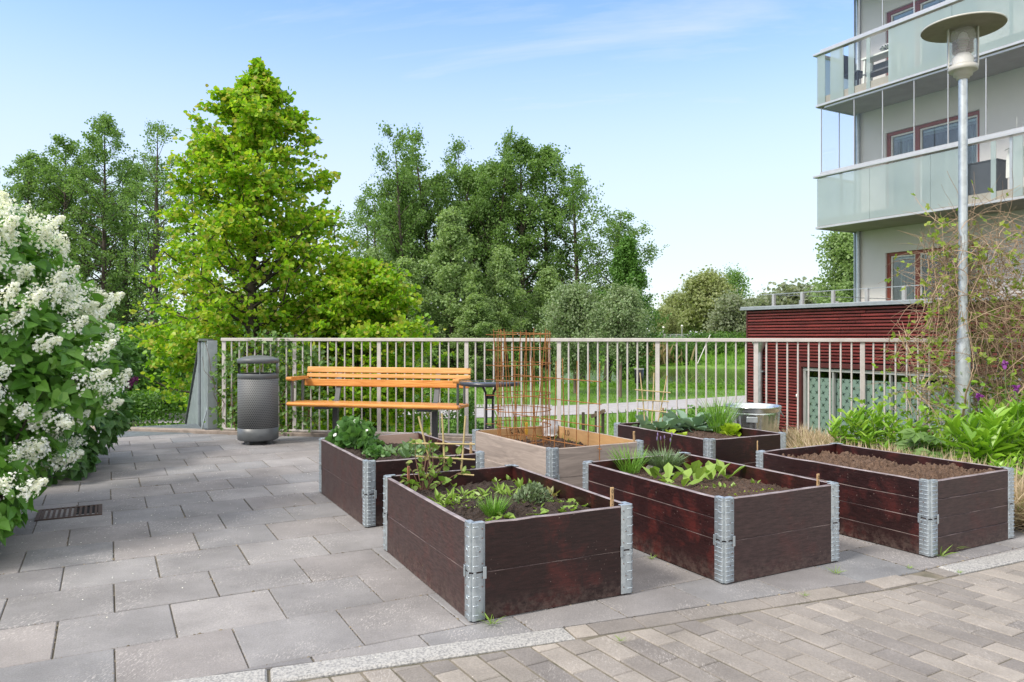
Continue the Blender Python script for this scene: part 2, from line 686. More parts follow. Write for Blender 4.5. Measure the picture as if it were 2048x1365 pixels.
M['zinc'] = zincmat('galvanised_hinge', (.52, .575, .61), (.34, .39, .425), .42, .7, 60)
M['zincold'] = zincmat('galvanised_pole', (.52, .56, .58), (.34, .37, .39), .42, .75, 26)
M['zincpan'] = zincmat('galvanised_sheet', (.36, .40, .42), (.27, .305, .325), .5, .5, 14)
M['zinctub'] = zincmat('galvanised_tub', (.78, .82, .82), (.55, .60, .61), .22, .95, 40)
M['rivet'] = mat('rivet', (.16, .10, .085), rough=.5)
M['rust'] = mat('rusty_rebar', (.34, .145, .04), (.19, .075, .022), .8, scale=30)
M['rustgrate'] = mat('rusty_cast_iron', (.085, .048, .034), (.04, .026, .022), .8, scale=18)
M['fence'] = mat('fence_paint', (.52, .49, .475), (.44, .415, .40), .45, scale=10)
M['grey'] = mat('grey_powder_coat', (.105, .115, .122), (.088, .096, .104), .42, scale=20)
M['greydk'] = mat('dark_grey_coat', (.055, .058, .066), (.046, .048, .055), .42, scale=20)
M['black'] = mat('black_coat', (.016, .017, .021), (.012, .013, .016), .32, scale=20)
M['hole'] = mat('hole_dark', (.004, .004, .005), rough=.9)
M['tabletop'] = mat('table_top', (.03, .032, .038), (.022, .023, .027), .3, scale=20)


def soilmat(name, c1, c2, chip=.5):
    m, nt, b, o = nm(name)
    v = coords(nt, kind='World')
    f = noise(nt, v, 40, 9, .78)
    f2 = noise(nt, v, 140, 3, .6)
    c = ramp(nt, f, [(.32, c2), (.66, c1)]).outputs[0]
    c = mix(nt, ramp(nt, f2, [(.68, 0.0), (.73, chip)]).outputs[0], c, (.30, .22, .16))
    nt.links.new(c, b.inputs['Base Color'])
    b.inputs['Roughness'].default_value = .95
    bump(nt, b, f, .8, .03)
    return m


M['soil_wet'] = soilmat('moist_soil', (.060, .040, .030), (.022, .014, .011), .45)
M['soil'] = soilmat('garden_soil', (.115, .070, .048), (.030, .018, .013), .7)
M['soil_dry'] = soilmat('dry_soil', (.21, .132, .088), (.060, .036, .025), .8)

M['bark'] = mat('bark', (.085, .068, .052), (.035, .028, .022), .9, scale=5, stretch=(1, 1, .3), bmp=.5)
M['barkpale'] = mat('pale_bark', (.20, .155, .115), (.11, .08, .06), .9, scale=6, stretch=(1, 1, .3), bmp=.5)
M['twig'] = mat('dry_twig', (.43, .31, .21), (.26, .18, .115), .8, scale=5, island=.35)
M['stem'] = mat('green_stem', (.13, .20, .05), (.08, .13, .03), .6, scale=20)
M['brownstem'] = mat('brown_stem', (.16, .08, .05), (.10, .05, .03), .7, scale=20)
M['white'] = mat('white_paint', (.78, .77, .74), (.70, .69, .66), .5, scale=8)

L_ = leafmat
M['lf_kats'] = L_('katsura_leaf', [(.12, .27, .012), (.18, .37, .015), (.25, .45, .02), (.33, .51, .03), (.41, .49, .05), (.42, .38, .09)], .45)
M['lf_alder'] = L_('alder_leaf', [(.12, .22, .06), (.165, .285, .08), (.215, .345, .105), (.14, .245, .065)], .48)
M['lf_alder2'] = L_('alder_leaf_pale', [(.21, .32, .12), (.265, .38, .155), (.32, .43, .19), (.23, .335, .13)], .45)
M['lf_maple'] = L_('maple_leaf', [(.07, .175, .025), (.095, .22, .034), (.125, .26, .045)], .25)
M['lf_apple'] = L_('whitebeam_leaf', [(.18, .27, .12), (.23, .32, .15), (.34, .41, .26), (.16, .25, .10)], .35)
M['lf_far'] = L_('far_leaf', [(.27, .32, .14), (.31, .36, .16), (.35, .38, .19)], .45)
M['lf_far2'] = L_('far_leaf_grey', [(.21, .26, .16), (.25, .29, .19), (.28, .31, .22)], .45)
M['lf_hedge'] = L_('hedge_leaf', [(.045, .115, .012), (.07, .165, .016), (.10, .21, .022)], .3)
M['lf_ivy'] = L_('creeper_leaf', [(.06, .135, .025), (.09, .18, .035), (.13, .235, .055), (.17, .27, .09)], .3)
M['lf_lilac'] = L_('lilac_leaf', [(.075, .20, .028), (.105, .26, .038), (.145, .32, .05), (.19, .37, .07)], .3, .4)
M['lf_lilac2'] = L_('purple_lilac_leaf', [(.045, .125, .028), (.062, .155, .036), (.085, .19, .045)], .25, .4)
M['petal'] = L_('white_petal', [(.80, .82, .84), (.86, .875, .90), (.90, .91, .93), (.74, .72, .66)], .3, .6, .2)
M['petalp'] = L_('purple_petal', [(.16, .03, .12), (.22, .05, .17), (.10, .02, .08)], .2, .6, .2)
M['lf_lettuce'] = L_('seedling_leaf', [(.17, .29, .045), (.23, .36, .065), (.29, .42, .095)], .3, .4)
M['lf_bright'] = L_('lettuce_leaf', [(.27, .42, .025), (.35, .50, .035), (.42, .55, .06)], .35, .4)
M['lf_chive'] = L_('chive_leaf', [(.11, .26, .03), (.16, .33, .045), (.21, .38, .06)], .25)
M['lf_cab'] = L_('cabbage_leaf', [(.15, .255, .18), (.19, .30, .22), (.23, .34, .26)], .2, .5)
M['lf_thyme'] = L_('thyme_leaf', [(.12, .17, .09), (.16, .22, .12), (.20, .27, .15)], .2)
M['lf_lav'] = L_('lavender_leaf', [(.12, .20, .09), (.17, .26, .13), (.22, .30, .18)], .2)
M['lf_straw'] = L_('strawberry_leaf', [(.07, .175, .045), (.10, .225, .06), (.14, .27, .085)], .3)
M['lf_currant'] = L_('shrub_leaf', [(.13, .24, .035), (.18, .31, .055), (.24, .36, .08), (.26, .22, .08)], .35)
M['lf_peony'] = L_('peony_leaf', [(.12, .27, .02), (.18, .36, .03), (.25, .43, .045), (.32, .48, .075)], .35, .35)
M['lf_lily'] = L_('lily_leaf', [(.15, .32, .025), (.22, .41, .035), (.29, .48, .055)], .38, .35)
M['lf_yellow'] = L_('yellow_leaf', [(.50, .42, .035), (.58, .47, .06), (.40, .40, .04)], .35)
M['lf_vine'] = L_('vine_leaf', [(.15, .25, .025), (.21, .32, .035), (.27, .37, .05), (.33, .36, .08)], .4)
M['lf_dry'] = L_('dry_lavender', [(.38, .29, .19), (.48, .38, .27), (.58, .47, .35), (.34, .31, .15)], .2, .7)
M['lf_grass'] = L_('grass_blade', [(.12, .26, .03), (.165, .32, .042), (.21, .37, .06)], .4)
M['lf_reed'] = L_('dry_reed', [(.36, .30, .17), (.28, .24, .12), (.42, .35, .2)], .3)
# ------------------------------------------------------------------ paving
A28 = math.radians(28.2)
E1 = np.array([math.cos(A28), math.sin(A28)])       # along the slab rows
E2 = np.array([-math.sin(A28), math.cos(A28)])      # across the rows, away from the camera
KERB = np.array([(-6.2, 1.05), (-3.2, 1.935), (-1.187, 2.574), (-.418, 2.831), (.2, 3.065), (1.756, 3.662), (2.818, 4.177), (4.2, 4.88), (7.5, 6.6)])
FA, FB = np.array([-3.48, 9.13]), np.array([5.02, 7.44])     # fence line
FD = (FB - FA) / np.linalg.norm(FB - FA)
FN = np.array([FD[1], -FD[0]])                      # towards the camera
if FN[1] > 0:
    FN = -FN


def clip(poly, p, n):
    """keep the side where (x-p).n >= 0"""
    out = []
    for i in range(len(poly)):
        a, b = poly[i], poly[(i + 1) % len(poly)]
        da, db = np.dot(a - p, n), np.dot(b - p, n)
        if da >= 0:
            out.append(a)
        if (da > 0) != (db > 0) and abs(da - db) > 1e-12:
            out.append(a + (b - a) * da / (da - db))
    return out


def area(p):
    p = np.array(p)
    x, y = p[:, 0], p[:, 1]
    return .5 * np.sum(x * np.roll(y, -1) - y * np.roll(x, -1))


def inset(poly, d):
    n = len(poly)
    q = []
    for i in range(n):
        a, b, c = poly[i - 1], poly[i], poly[(i + 1) % n]
        u = (b - a) / (np.linalg.norm(b - a) + 1e-9)
        v = (c - b) / (np.linalg.norm(c - b) + 1e-9)
        nu, nv = np.array([-u[1], u[0]]), np.array([-v[1], v[0]])
        m = nu + nv
        k = np.dot(m, nu)
        q.append(b + m * d / max(k, .35))
    return q


def clean(poly, eps=.006):
    out = [p for i, p in enumerate(poly) if np.linalg.norm(p - poly[i - 1]) > eps]
    return out


def paver(mb, poly, gap=.0022, cham=.0035, z=0.0, depth=.03, tilt=.0012):
    poly = clean([np.asarray(p, float) for p in poly])
    if len(poly) < 3 or abs(area(poly)) < .0012:
        return
    if area(poly) < 0:
        poly = poly[::-1]
    o = inset(poly, gap * RNG.uniform(.6, 1.7))
    t = inset(o, cham)
    if area(t) < .0006:
        return
    n = len(o)
    c = np.mean(o, axis=0)
    sl = RNG.normal(size=2) * tilt * 2
    dz = z + RNG.normal() * tilt

    def zz(p):
        return dz + float(np.dot(p - c, sl))
    V = [(p[0], p[1], z - depth) for p in o] + [(p[0], p[1], zz(p) - cham) for p in o] + [(p[0], p[1], zz(p)) for p in t]
    fs = [tuple(range(2 * n, 3 * n))]
    for i in range(n):
        j = (i + 1) % n
        fs += [(i, j, n + j, n + i), (n + i, n + j, 2 * n + j, 2 * n + i)]
    mb.add(V, fs)


def knrm(i):
    d = KERB[i + 1] - KERB[i]
    d /= np.linalg.norm(d)
    return np.array([-d[1], d[0]])


# grey 42 cm slabs in staggered rows, cut along the curved kerb and the fence
slabs = MB()
JE = []
anchor = np.array([-1.311, 2.953])
SL = .42
GRATE = None
gr0 = gp(113, 1040)[:2]
for r in range(-12, 24):
    off = 0 if r % 2 == 0 else -.205
    off += RNG.normal() * .006
    for k in range(-22, 26):
        p = anchor + E1 * (k * SL + off) + E2 * (r * SL)
        poly = [p, p + E1 * SL, p + E1 * SL + E2 * SL, p + E2 * SL]
        cen = p + (E1 + E2) * SL / 2
        if cen[0] < -9 or cen[0] > 7.5 or cen[1] < .4:
            continue
        for i in range(len(KERB) - 1):
            poly = clip(poly, KERB[i], knrm(i))
            if len(poly) < 3:
                break
        if len(poly) < 3:
            continue
        poly = clip(poly, FA + FN * .07, FN)
        if len(poly) < 3:
            continue
        paver(slabs, poly)
        if 1.8 < cen[1] < 7.5 and -4 < cen[0] < 4.5:
            for e_ in range(len(poly)):
                JE.append((poly[e_ - 1], poly[e_]))
struct('slab_paving', slabs, [M['slab']])

# border of bricks and granite along the kerb
gran, bord = MB(), MB()
seglen = np.r_[0, np.cumsum(np.linalg.norm(np.diff(KERB, axis=0), axis=1))]


def kp(s):
    i = int(np.clip(np.searchsorted(seglen, s) - 1, 0, len(KERB) - 2))
    d = (KERB[i + 1] - KERB[i]) / (seglen[i + 1] - seglen[i])
    nn = sum(knrm(min(max(j, 0), len(KERB) - 2)) for j in (i, i)) / 2
    return KERB[i] + d * (s - seglen[i]), nn


def sof(x):
    i = int(np.searchsorted(KERB[:, 0], x) - 1)
    t = (x - KERB[i, 0]) / (KERB[i + 1, 0] - KERB[i, 0])
    return seglen[i] + t * (seglen[i + 1] - seglen[i])


def strip(mb, s0, s1, wd, **kw):
    a, na = kp(s0 + 1e-4)
    b, nb = kp(s1 - 1e-4)
    paver(mb, [a, a - na * wd, b - nb * wd, b], **kw)


gx = [sof(-6), sof(-4.2), sof(-2.45), sof(-1.62), sof(-.86), sof(.21)]
for a, b in zip(gx[:-1], gx[1:]):
    strip(gran, a, b, .125, gap=.004, cham=.008, z=.004)
gx = [sof(2.16), sof(3.1), sof(4.15), sof(5.4), sof(7.2)]
for a, b in zip(gx[:-1], gx[1:]):
    strip(gran, a, b, .125, gap=.004, cham=.008, z=.006)
s = sof(.21)
first = True
while s < sof(2.16) - .02:
    L = .10 if first else .212
    strip(bord, s, min(s + L, sof(2.16)), .118, z=-.002, tilt=.002)
    s += L
    first = False
struct('granite_kerb', gran, [M['granite']])

# brick paving, long side running towards the slabs
A118 = math.radians(121)
B1 = np.array([math.cos(A118), math.sin(A118)])
B2 = np.array([math.sin(A118), -math.cos(A118)])
bricks = bord
o0 = np.array([1.208, 3.014])
for r in range(-34, 46):
    off = (r % 2) * .105 + RNG.normal() * .012
    for k in range(-26, 22):
        p = o0 + B1 * (k * .212 + off) + B2 * (r * .1045)
        cen = p + B1 * .106 + B2 * .052
        if cen[1] < .9 or cen[0] < -2.6 or cen[0] > 6.5:
            continue
        i = int(np.clip(np.searchsorted(KERB[:, 0], cen[0]) - 1, 0, len(KERB) - 2))
        e0, e1, s0, s1 = -B1 * .0017, B1 * .2137, B2 * .0008, B2 * .1037
        poly = [p + e0 + s0, p + e1 + s0, p + e1 + s1, p + e0 + s1]
        if abs(np.dot(cen - KERB[i], knrm(i))) < .4:
            for j in (i - 1, i, i + 1):
                if 0 <= j < len(KERB) - 1 and abs(j - i) <= 1 and (j == i):
                    poly = clip(poly, KERB[j] - knrm(j) * .126, -knrm(j))
                    if len(poly) < 3:
                        break
        elif np.dot(cen - KERB[i], knrm(i)) > 0:
            continue
        if len(poly) >= 3:
            paver(bricks, poly, gap=.0026, cham=.0036, z=-.004, tilt=.0008)
struct('brick_paving', bricks, [M['brick']])

base = MB()
bp = [np.array(q, float) for q in [(-9.5, -3), (9, -3), (9, 12), (-9.5, 12)]]
bp = clip(bp, FA + FN * .005, FN)
base.prism(bp, -1.75, -.009)
struct('terrace_base', base, [M['sand']])
kb = MB()
fe0, fe1 = FA - FD * 6.0, FB + FD * 4.5
kb.bar(np.r_[fe0, .012] , np.r_[fe1, .012], .14, .06, bev=.008)
struct('terrace_kerb', kb, [M['kerbconc']])

# debris: fallen petals and soil crumbs on the slabs
pet = MB()
n = 650
P = np.c_[RNG.normal(-2.3, .65, n), RNG.normal(4.9, 1.1, n), np.full(n, .004)]
P = P[(P[:, 1] < 8.6) & (P[:, 1] > 2.6) & (P[:, 0] > -4)]
n2 = 60
P2 = np.c_[RNG.uniform(-2.4, 4.2, n2), RNG.uniform(2.0, 6.0, n2), np.full(n2, .004)]
P = np.concatenate([P, P2])
R = frames(rnd_dirs(len(P)) * (1, 1, .15), rnd_dirs(len(P), 4))
pet.scatter(*OVAL, P, R, RNG.uniform(.003, .008, len(P)))
o = solo('fallen_petals', pet, [M['petal']], 'tiny dry white petals scattered over the grey slabs', 'petals', kind='stuff')

jd = MB()
Pj = []
for a, b_ in JE:
    L = np.linalg.norm(b_ - a)
    k = RNG.poisson(L * (75 if RNG.random() < .55 else 20))
    t_ = RNG.uniform(0, 1, k)[:, None]
    Pj.append(a + (b_ - a) * t_ + RNG.normal(size=(k, 2)) * .0035)
Pj = np.concatenate(Pj)
k = len(Pj)
sj = RNG.gamma(2.0, .0017, k)
OC_ = (np.array([(1, 0, 0), (-1, 0, 0), (0, 1, 0), (0, -1, 0), (0, 0, 1.0)]) * .5, [(0, 2, 4), (2, 1, 4), (1, 3, 4), (3, 0, 4)])
jd.scatter(*OC_, np.c_[Pj, np.full(k, -.002)], frames(rnd_dirs(k) * (1, 1, .1), np.tile([0, 0, 1.0], (k, 1))), np.stack([sj * 1.6, sj * 1.2, sj * .8], 1))
mj = mat('joint_crumbs', (.26, .22, .16), (.10, .085, .06), .95, scale=8, island=.5, kind='World')
solo('joint_debris', jd, [mj], 'brown grit and crumbs lodged in the joints of the grey slabs', 'grit', kind='stuff')

# ------------------------------------------------------------------ park beyond the terrace
GL = -1.7


def terr(x, y):
    x, y = np.asarray(x, float), np.asarray(y, float)
    z = np.full(np.broadcast(x, y).shape, GL)
    z = z + .10 * np.sin(x * .23 + 1) * np.sin(y * .19) * np.clip((y - 12) / 6, 0, 1) * np.clip(np.abs(y - 30 - x * .36) / 4 - .6, 0, 1)
    sm = lambda a, b, t: (lambda q: q * q * (3 - 2 * q))(np.clip((t - a) / (b - a), 0, 1))
    z = z - 1.3 * sm(42, 47, y) + 1.2 * sm(73, 78, y)
    bank = sm(78, 101, y)
    left = sm(8, 14, x)          # the bank is highest on the right
    z = z + (1.55 + .55 * left) * bank
    z = z + .6 * sm(100, 220, y)
    return z


xs = np.concatenate([np.linspace(-1500, -120, 12), np.linspace(-110, 110, 111), np.linspace(120, 1500, 12)])
ys = np.concatenate([[-60, -20, 0], np.linspace(6, 44, 40), np.linspace(44.5, 100, 90), np.linspace(104, 260, 26), np.linspace(320, 3000, 12)])
gx_, gy_ = np.meshgrid(xs, ys)
gz = terr(gx_, gy_)
nx, ny = len(xs), len(ys)
V = np.stack([gx_, gy_, gz], 2).reshape(-1, 3)
ii = np.arange(nx - 1)[None] + (np.arange(ny - 1) * nx)[:, None]
ii = ii.ravel()
gm = MB().add(V, np.stack([ii, ii + 1, ii + nx + 1, ii + nx], 1), 0, True)
m, nt, b, o = nm('park_grass')
v = coords(nt, kind='World')
f = noise(nt, v, .35, 6, .6)
f2 = noise(nt, v, 7, 6, .7)
c = ramp(nt, f, [(.3, (.075, .165, .02)), (.55, (.125, .245, .03)), (.75, (.165, .27, .045))]).outputs[0]
c = mix(nt, 1, c, ramp(nt, f2, [(.3, .65), (.7, 1.25)]).outputs[0], 'MULTIPLY')
nt.links.new(c, b.inputs['Base Color'])
b.inputs['Roughness'].default_value = .9
bump(nt, b, f2, .6, .2)
M['lawn'] = m
struct('park_ground', gm, [m])

wt = MB()
wt.add([(-400, 42.5, -2.12), (400, 42.5, -2.12), (400, 79, -2.12), (-400, 79, -2.12)], [(0, 1, 2, 3)])
m, nt, b, o = nm('stream_water')
b.inputs['Base Color'].default_value = (.022, .022, .010, 1)
b.inputs['Roughness'].default_value = .06
b.inputs['Specular IOR Level'].default_value = .35
bump(nt, b, noise(nt, coords(nt, (.6, 1.6, 1), 'World'), 2.2, 3), .22, .08)
struct('stream_water', wt, [m])


def ribbon(name, pts, wd, dz, mt):
    pts = np.array(pts, float)
    # resample
    q = []
    for a, b_ in zip(pts[:-1], pts[1:]):
        k = max(2, int(np.linalg.norm(b_ - a) / 1.0))
        q += [a + (b_ - a) * t for t in np.arange(k) / k]
    q.append(pts[-1])
    q = np.array(q)
    for _ in range(6):
        q[1:-1] = (q[:-2] + 2 * q[1:-1] + q[2:]) / 4
    t = np.gradient(q, axis=0)
    t /= np.linalg.norm(t, axis=1)[:, None]
    nn = np.c_[-t[:, 1], t[:, 0]]
    cols = np.linspace(-.5, .5, 7)
    V = []
    for cc in cols:
        xy = q + nn * wd * cc
        V.append(np.c_[xy, terr(xy[:, 0], xy[:, 1]) + dz])
    k = len(q)
    V = np.concatenate(V)
    fs = []
    for j in range(len(cols) - 1):
        i = np.arange(k - 1) + j * k
        fs.append(np.stack([i, i + 1, i + k + 1, i + k], 1))
    return struct(name, MB().add(V, np.concatenate(fs), 0, True), [mt])


M['path'] = mat('asphalt_path', (.37, .36, .37), (.30, .29, .30), .9, scale=3, kind='World')
M['gravel'] = mat('pink_gravel', (.50, .40, .33), (.40, .32, .26), .95, scale=2, kind='World')
ribbon('park_path', [(-30, 24.5), (-12, 26.4), (-1, 28.2), (3.4, 29.7), (9.6, 33.3), (20, 40.2), (26, 42)], 3.3, .02, M['path'])
ribbon('side_path', [(1.6, 30.6), (-5, 31.2), (-14, 31.6), (-30, 31.8)], 1.3, .03, M['path'])
ribbon('gravel_yard', [(18.6, 98), (19.6, 101), (22.5, 108), (28, 116), (46, 122)], 5.5, .03, M['gravel'])
# ------------------------------------------------------------------ raised beds
BH = .20         # height of one collar


def vnoise(x, y, seed, freq):
    r = np.random.default_rng(seed)
    g = r.uniform(-1, 1, (64, 64))
    x, y = x * freq + 17.3, y * freq + 9.1
    i, j = np.floor(x).astype(int), np.floor(y).astype(int)
    fx, fy = x - i, y - j
    fx, fy = fx * fx * (3 - 2 * fx), fy * fy * (3 - 2 * fy)
    a, b_, c, d = g[i % 64, j % 64], g[(i + 1) % 64, j % 64], g[i % 64, (j + 1) % 64], g[(i + 1) % 64, (j + 1) % 64]
    return (a * (1 - fx) + b_ * fx) * (1 - fy) + (c * (1 - fx) + d * fx) * fy


def side_board(length, planks, axis, seed, top=True):
    """boards of one collar side, outer face at t = 0, standing on z = 0; axis: local direction of length"""
    mb = MB()
    r = np.random.default_rng(seed)
    for z0, z1 in planks:
        T = .021
        prof = [(0, z0), (T, z0), (T, z1 - .002), (T - .002, z1), (.0035, z1), (0, z1 - .0035)]
        k = len(prof)
        n = 9
        xs_ = np.linspace(0, length, n)
        wob = r.normal(size=n) * .0006
        V = []
        for x, w_ in zip(xs_, wob):
            for t, z in prof:
                V.append((x, t + w_, z + (w_ * 1.5 if z > z0 else 0)))
        V = np.array(V)
        f0, f1 = [], []
        for i in range(n - 1):
            for q in range(k):
                a, b_ = i * k + q, i * k + (q + 1) % k
                (f1 if q in (2, 3, 4) else f0).append((a, b_, b_ + k, a + k))
        mb.add(V, np.array(f0), 0)
        mb.add(V, np.array(f1), 1 if top and z1 == planks[-1][1] else 2)
        mb.add(V[:k], [tuple(range(k))[::-1]], 1)
        mb.add(V[-k:], [tuple(range(k))], 1)
    return mb


def hinge_mesh(style=0, top=False):
    """sheet metal corner of one collar: outer corner at the origin, boards running along +x and +y"""
    mb = MB()
    h0, h1 = .004, BH + (.004 if top else -.003)
    half = MB()
    prof = [(.062, .0), (.0615, -.0022), (.030, -.0028), (.0205, -.0060), (.012, -.0062), (.0055, -.0035), (.0035, .002), (.006, .007)]
    half.sweep(prof, h0, h1)
    half.sweep([(a, b_ + .0016) for a, b_ in prof[::-1]], h0, h1)
    half.add([(a, b_, h1) for a, b_ in prof] + [(a, b_ + .0016, h1) for a, b_ in prof], [(i, i + 1, i + 9, i + 8) for i in range(7)])
    nr = 5 if style == 0 else (7 if style == 1 else 9)
    for i in range(nr):
        z = h0 + (h1 - h0) * (i + .6) / nr
        half.box((.0185, -.0062, z), (.026, .005, .0045), bev=.0018)
        if style == 1 and i % 2 == 0:
            half.box((.046, -.0030, z + .006), (.022, .004, .0035), bev=.0015)
        if style == 2:
            half.box((.048, -.0030, z), (.022, .004, .003), bev=.0012)
    if style == 0:
        a = np.linspace(0, 1.4, 7)
        half.tube(np.c_[.022 + .02 * np.sin(a), np.full(7, -.0032), .095 - .02 * np.cos(a) + .01], .0022, 5)
    for z in (.035, .085, .14, .178):
        half.lathe([(.0001, .0015), (.0028, .001), (.0032, 0)], 8, (0, 0, 0), 1)
        c = half.ch[-1]
        half.ch[-1] = (np.c_[c[0][:, 0] + .050 - (.012 if z == .085 else 0), -c[0][:, 2] - .0031, c[0][:, 1] + z],) + c[1:]
    if not top:      # ears that reach up over the collar above
        half.box((.0595, -.0042, BH - .004), (.016, .003, .05), bev=.0014)
        half.box((.014, -.0072, BH - .012), (.013, .002, .03), bev=.001)
    if top:
        half.box((.034, .0115, BH + .0035), (.054, .028, .0032), bev=.0012)
    for mirror in (False, True):
        for c in half.ch:
            v = c[0][:, [1, 0, 2]] if mirror else c[0]
            mb.ch.append((v, c[1] + mb.n * 0, c[2], c[3], c[4]))
        # face indices of the half are relative to the half itself
    n = half.n
    out = MB()
    k = len(half.ch)
    for j, c in enumerate(mb.ch):
        out.ch.append((c[0], c[1] + (n if j >= k else 0), c[2], c[3], c[4]))
    out.n = 2 * n
    out.tube([(.0065, .0065, h0), (.0065, .0065, h1 - .002)], .0042, 8)
    return out


HINGE = {}
for st in (0, 1, 2):
    for tp in (False, True):
        HINGE[st, tp] = hinge_mesh(st, tp).mesh('hinge', [M['zinc'], M['rivet']])
OCTA = (np.array([(1, 0, 0), (-1, 0, 0), (0, 1, 0), (0, -1, 0), (0, 0, 1), (0, 0, -1.0)]) * .5,
        [(0, 2, 4), (2, 1, 4), (1, 3, 4), (3, 0, 4), (2, 0, 5), (1, 2, 5), (3, 1, 5), (0, 3, 5)])


def rand_rot(n, rng=RNG):
    return frames(rnd_dirs(n, rng=rng), rnd_dirs(n, rng=rng))


def soil_mesh(lv, amp, seed, mound=0.0, clods=2200, wx=.755, wy=1.155):
    nx_, ny_ = 110, 160
    x, y = np.meshgrid(np.linspace(-wx / 2, wx / 2, nx_), np.linspace(-wy / 2, wy / 2, ny_))
    z = lv + amp * (vnoise(x, y, seed, 4) * .45 + vnoise(x, y, seed + 1, 11) * .22 + vnoise(x, y, seed + 2, 30) * .26 + vnoise(x, y, seed + 3, 70) * .30)
    z += mound * np.clip(1 - (x / .36) ** 2, 0, 1) * np.clip(1 - (y / .56) ** 2, 0, 1)
    V = np.stack([x, y, z], 2).reshape(-1, 3)
    i = (np.arange(nx_ - 1)[None] + (np.arange(ny_ - 1) * nx_)[:, None]).ravel()
    mb = MB().add(V, np.stack([i, i + 1, i + nx_ + 1, i + nx_], 1), 0, False)
    r = np.random.default_rng(seed)
    q = r.integers(0, len(V), clods)
    S = r.gamma(1.8, .0030, clods)[:, None] * r.uniform(.5, 1.3, (clods, 3))
    mb.scatter(*OCTA, V[q] + r.normal(size=(clods, 3)) * .006, rand_rot(clods, r), S)
    return mb


BEDS = {}


def raised_bed(key, nx0, ny0, ang, label, bm, planks_long, planks_short, soil, hstyle=0, sides=None, rim='edge'):
    a = math.radians(ang)
    dl, ds = np.array([math.cos(a), math.sin(a)]), np.array([math.sin(a), -math.cos(a)])
    c = np.array([nx0, ny0]) + ds * .4 + dl * .6
    t = thing('raised_bed', label, 'raised bed', (c[0], c[1], .004), a - PI / 2, 'wooden raised beds of two stacked pallet collars')
    BEDS[key] = dict(c=c, a=a, dl=dl, ds=ds, N=np.array([nx0, ny0]), lv=soil[0], t=t)
    half = [(0, .0985), (.1015, BH - .001)]
    one = [(0, BH - .001)]
    for lvl in (0, 1):
        for side in range(4):
            long = side % 2 == 1
            L = (1.2 if long else .8) - .030
            pl = (planks_long if long else planks_short)[lvl]
            mb = side_board(L, half if pl == 2 else one, 0, sum(map(ord, key)) * 8 + side * 2 + lvl, lvl == 1)
            mb.move((-L / 2, -(.6 if not long else .4), 0)).tf(rz(side * PI / 2))
            jit = RNG.normal(size=2) * .0012
            mm = (sides or {}).get((side, lvl), bm[side % len(bm)] if isinstance(bm, list) else bm)
            part('board', mb.move((jit[0], jit[1], lvl * BH)), [M[mm], M[rim], M['seam' if rim == 'edge' else rim]], t)
        for k, (cx, cy) in enumerate([(-.4, -.6), (.4, -.6), (.4, .6), (-.4, .6)]):
            part('hinge', HINGE[hstyle if lvl else (hstyle + (1 if hstyle == 1 else 0)) % 3, lvl == 1], None, t, loc=(cx, cy, lvl * BH), rotz=k * PI / 2)
    lv, amp, mound, sm, seed = soil
    part('soil', soil_mesh(lv, amp, seed, mound), [M[sm]], t)
    return t


raised_bed('front', -.167, 3.098, 116.6, 'dark stained raised bed of leafy seedlings nearest the camera, cane trellis behind', 'lacq', (1, 1), (1, 1), (.315, .035, .01, 'soil_wet', 11), 0,
           {(3, 0): 'lacqg', (3, 1): 'lacqg'})
raised_bed('mid', .999, 3.576, 118.2, 'dark red raised bed with lavender and big pale seedlings, just right of the front bed', 'lacq2', (1, 2), (1, 1), (.318, .028, .012, 'soil', 23), 1,
           {(0, 0): 'lacqg', (0, 1): 'lacqg'})
raised_bed('bare', 2.21, 4.009, 119.2, 'dark raised bed holding only bare brown soil, beside the clipped dry lavender', 'lacq', (2, 2), (2, 2), (.325, .075, .045, 'soil_dry', 37), 2,
           {(0, 0): 'lacqg', (0, 1): 'lacqg'})
raised_bed('veg', 1.459, 5.617, 118.0, 'dark raised bed of blue-green cabbages and frilly lettuce in front of the zinc tub', 'lacq', (1, 1), (1, 1), (.325, .03, .01, 'soil', 41), 1)
raised_bed('raw', .265, 5.156, 119.4, 'unpainted weathered wood raised bed with rusty mesh standing in it', 'rawwood', (1, 1), (1, 1), (.288, .05, .03, 'soil', 53), 1,
           {(2, 1): 'newwood', (1, 1): 'newwood'}, 'rawwood')
raised_bed('berry', -.893, 4.635, 117.4, 'dark raised bed with a strawberry plant and one pale back board, before the bench', 'lacq', (1, 1), (1, 1), (.325, .035, .01, 'soil_wet', 67), 1,
           {(3, 0): 'lacqg', (3, 1): 'lacqg', (2, 1): 'palewood'})


def on(key, px, py, dz=-.006):
    """point on a bed's soil seen at the photo pixel, kept inside the boards"""
    b = BEDS[key]
    p = gp(px, py, b['lv'])
    d = p[:2] - b['c']
    u, v_ = np.clip(np.dot(d, b['ds']), -.345, .345), np.clip(np.dot(d, b['dl']), -.545, .545)
    q = b['c'] + b['ds'] * u + b['dl'] * v_
    return np.array([q[0], q[1], b['lv'] + dz])


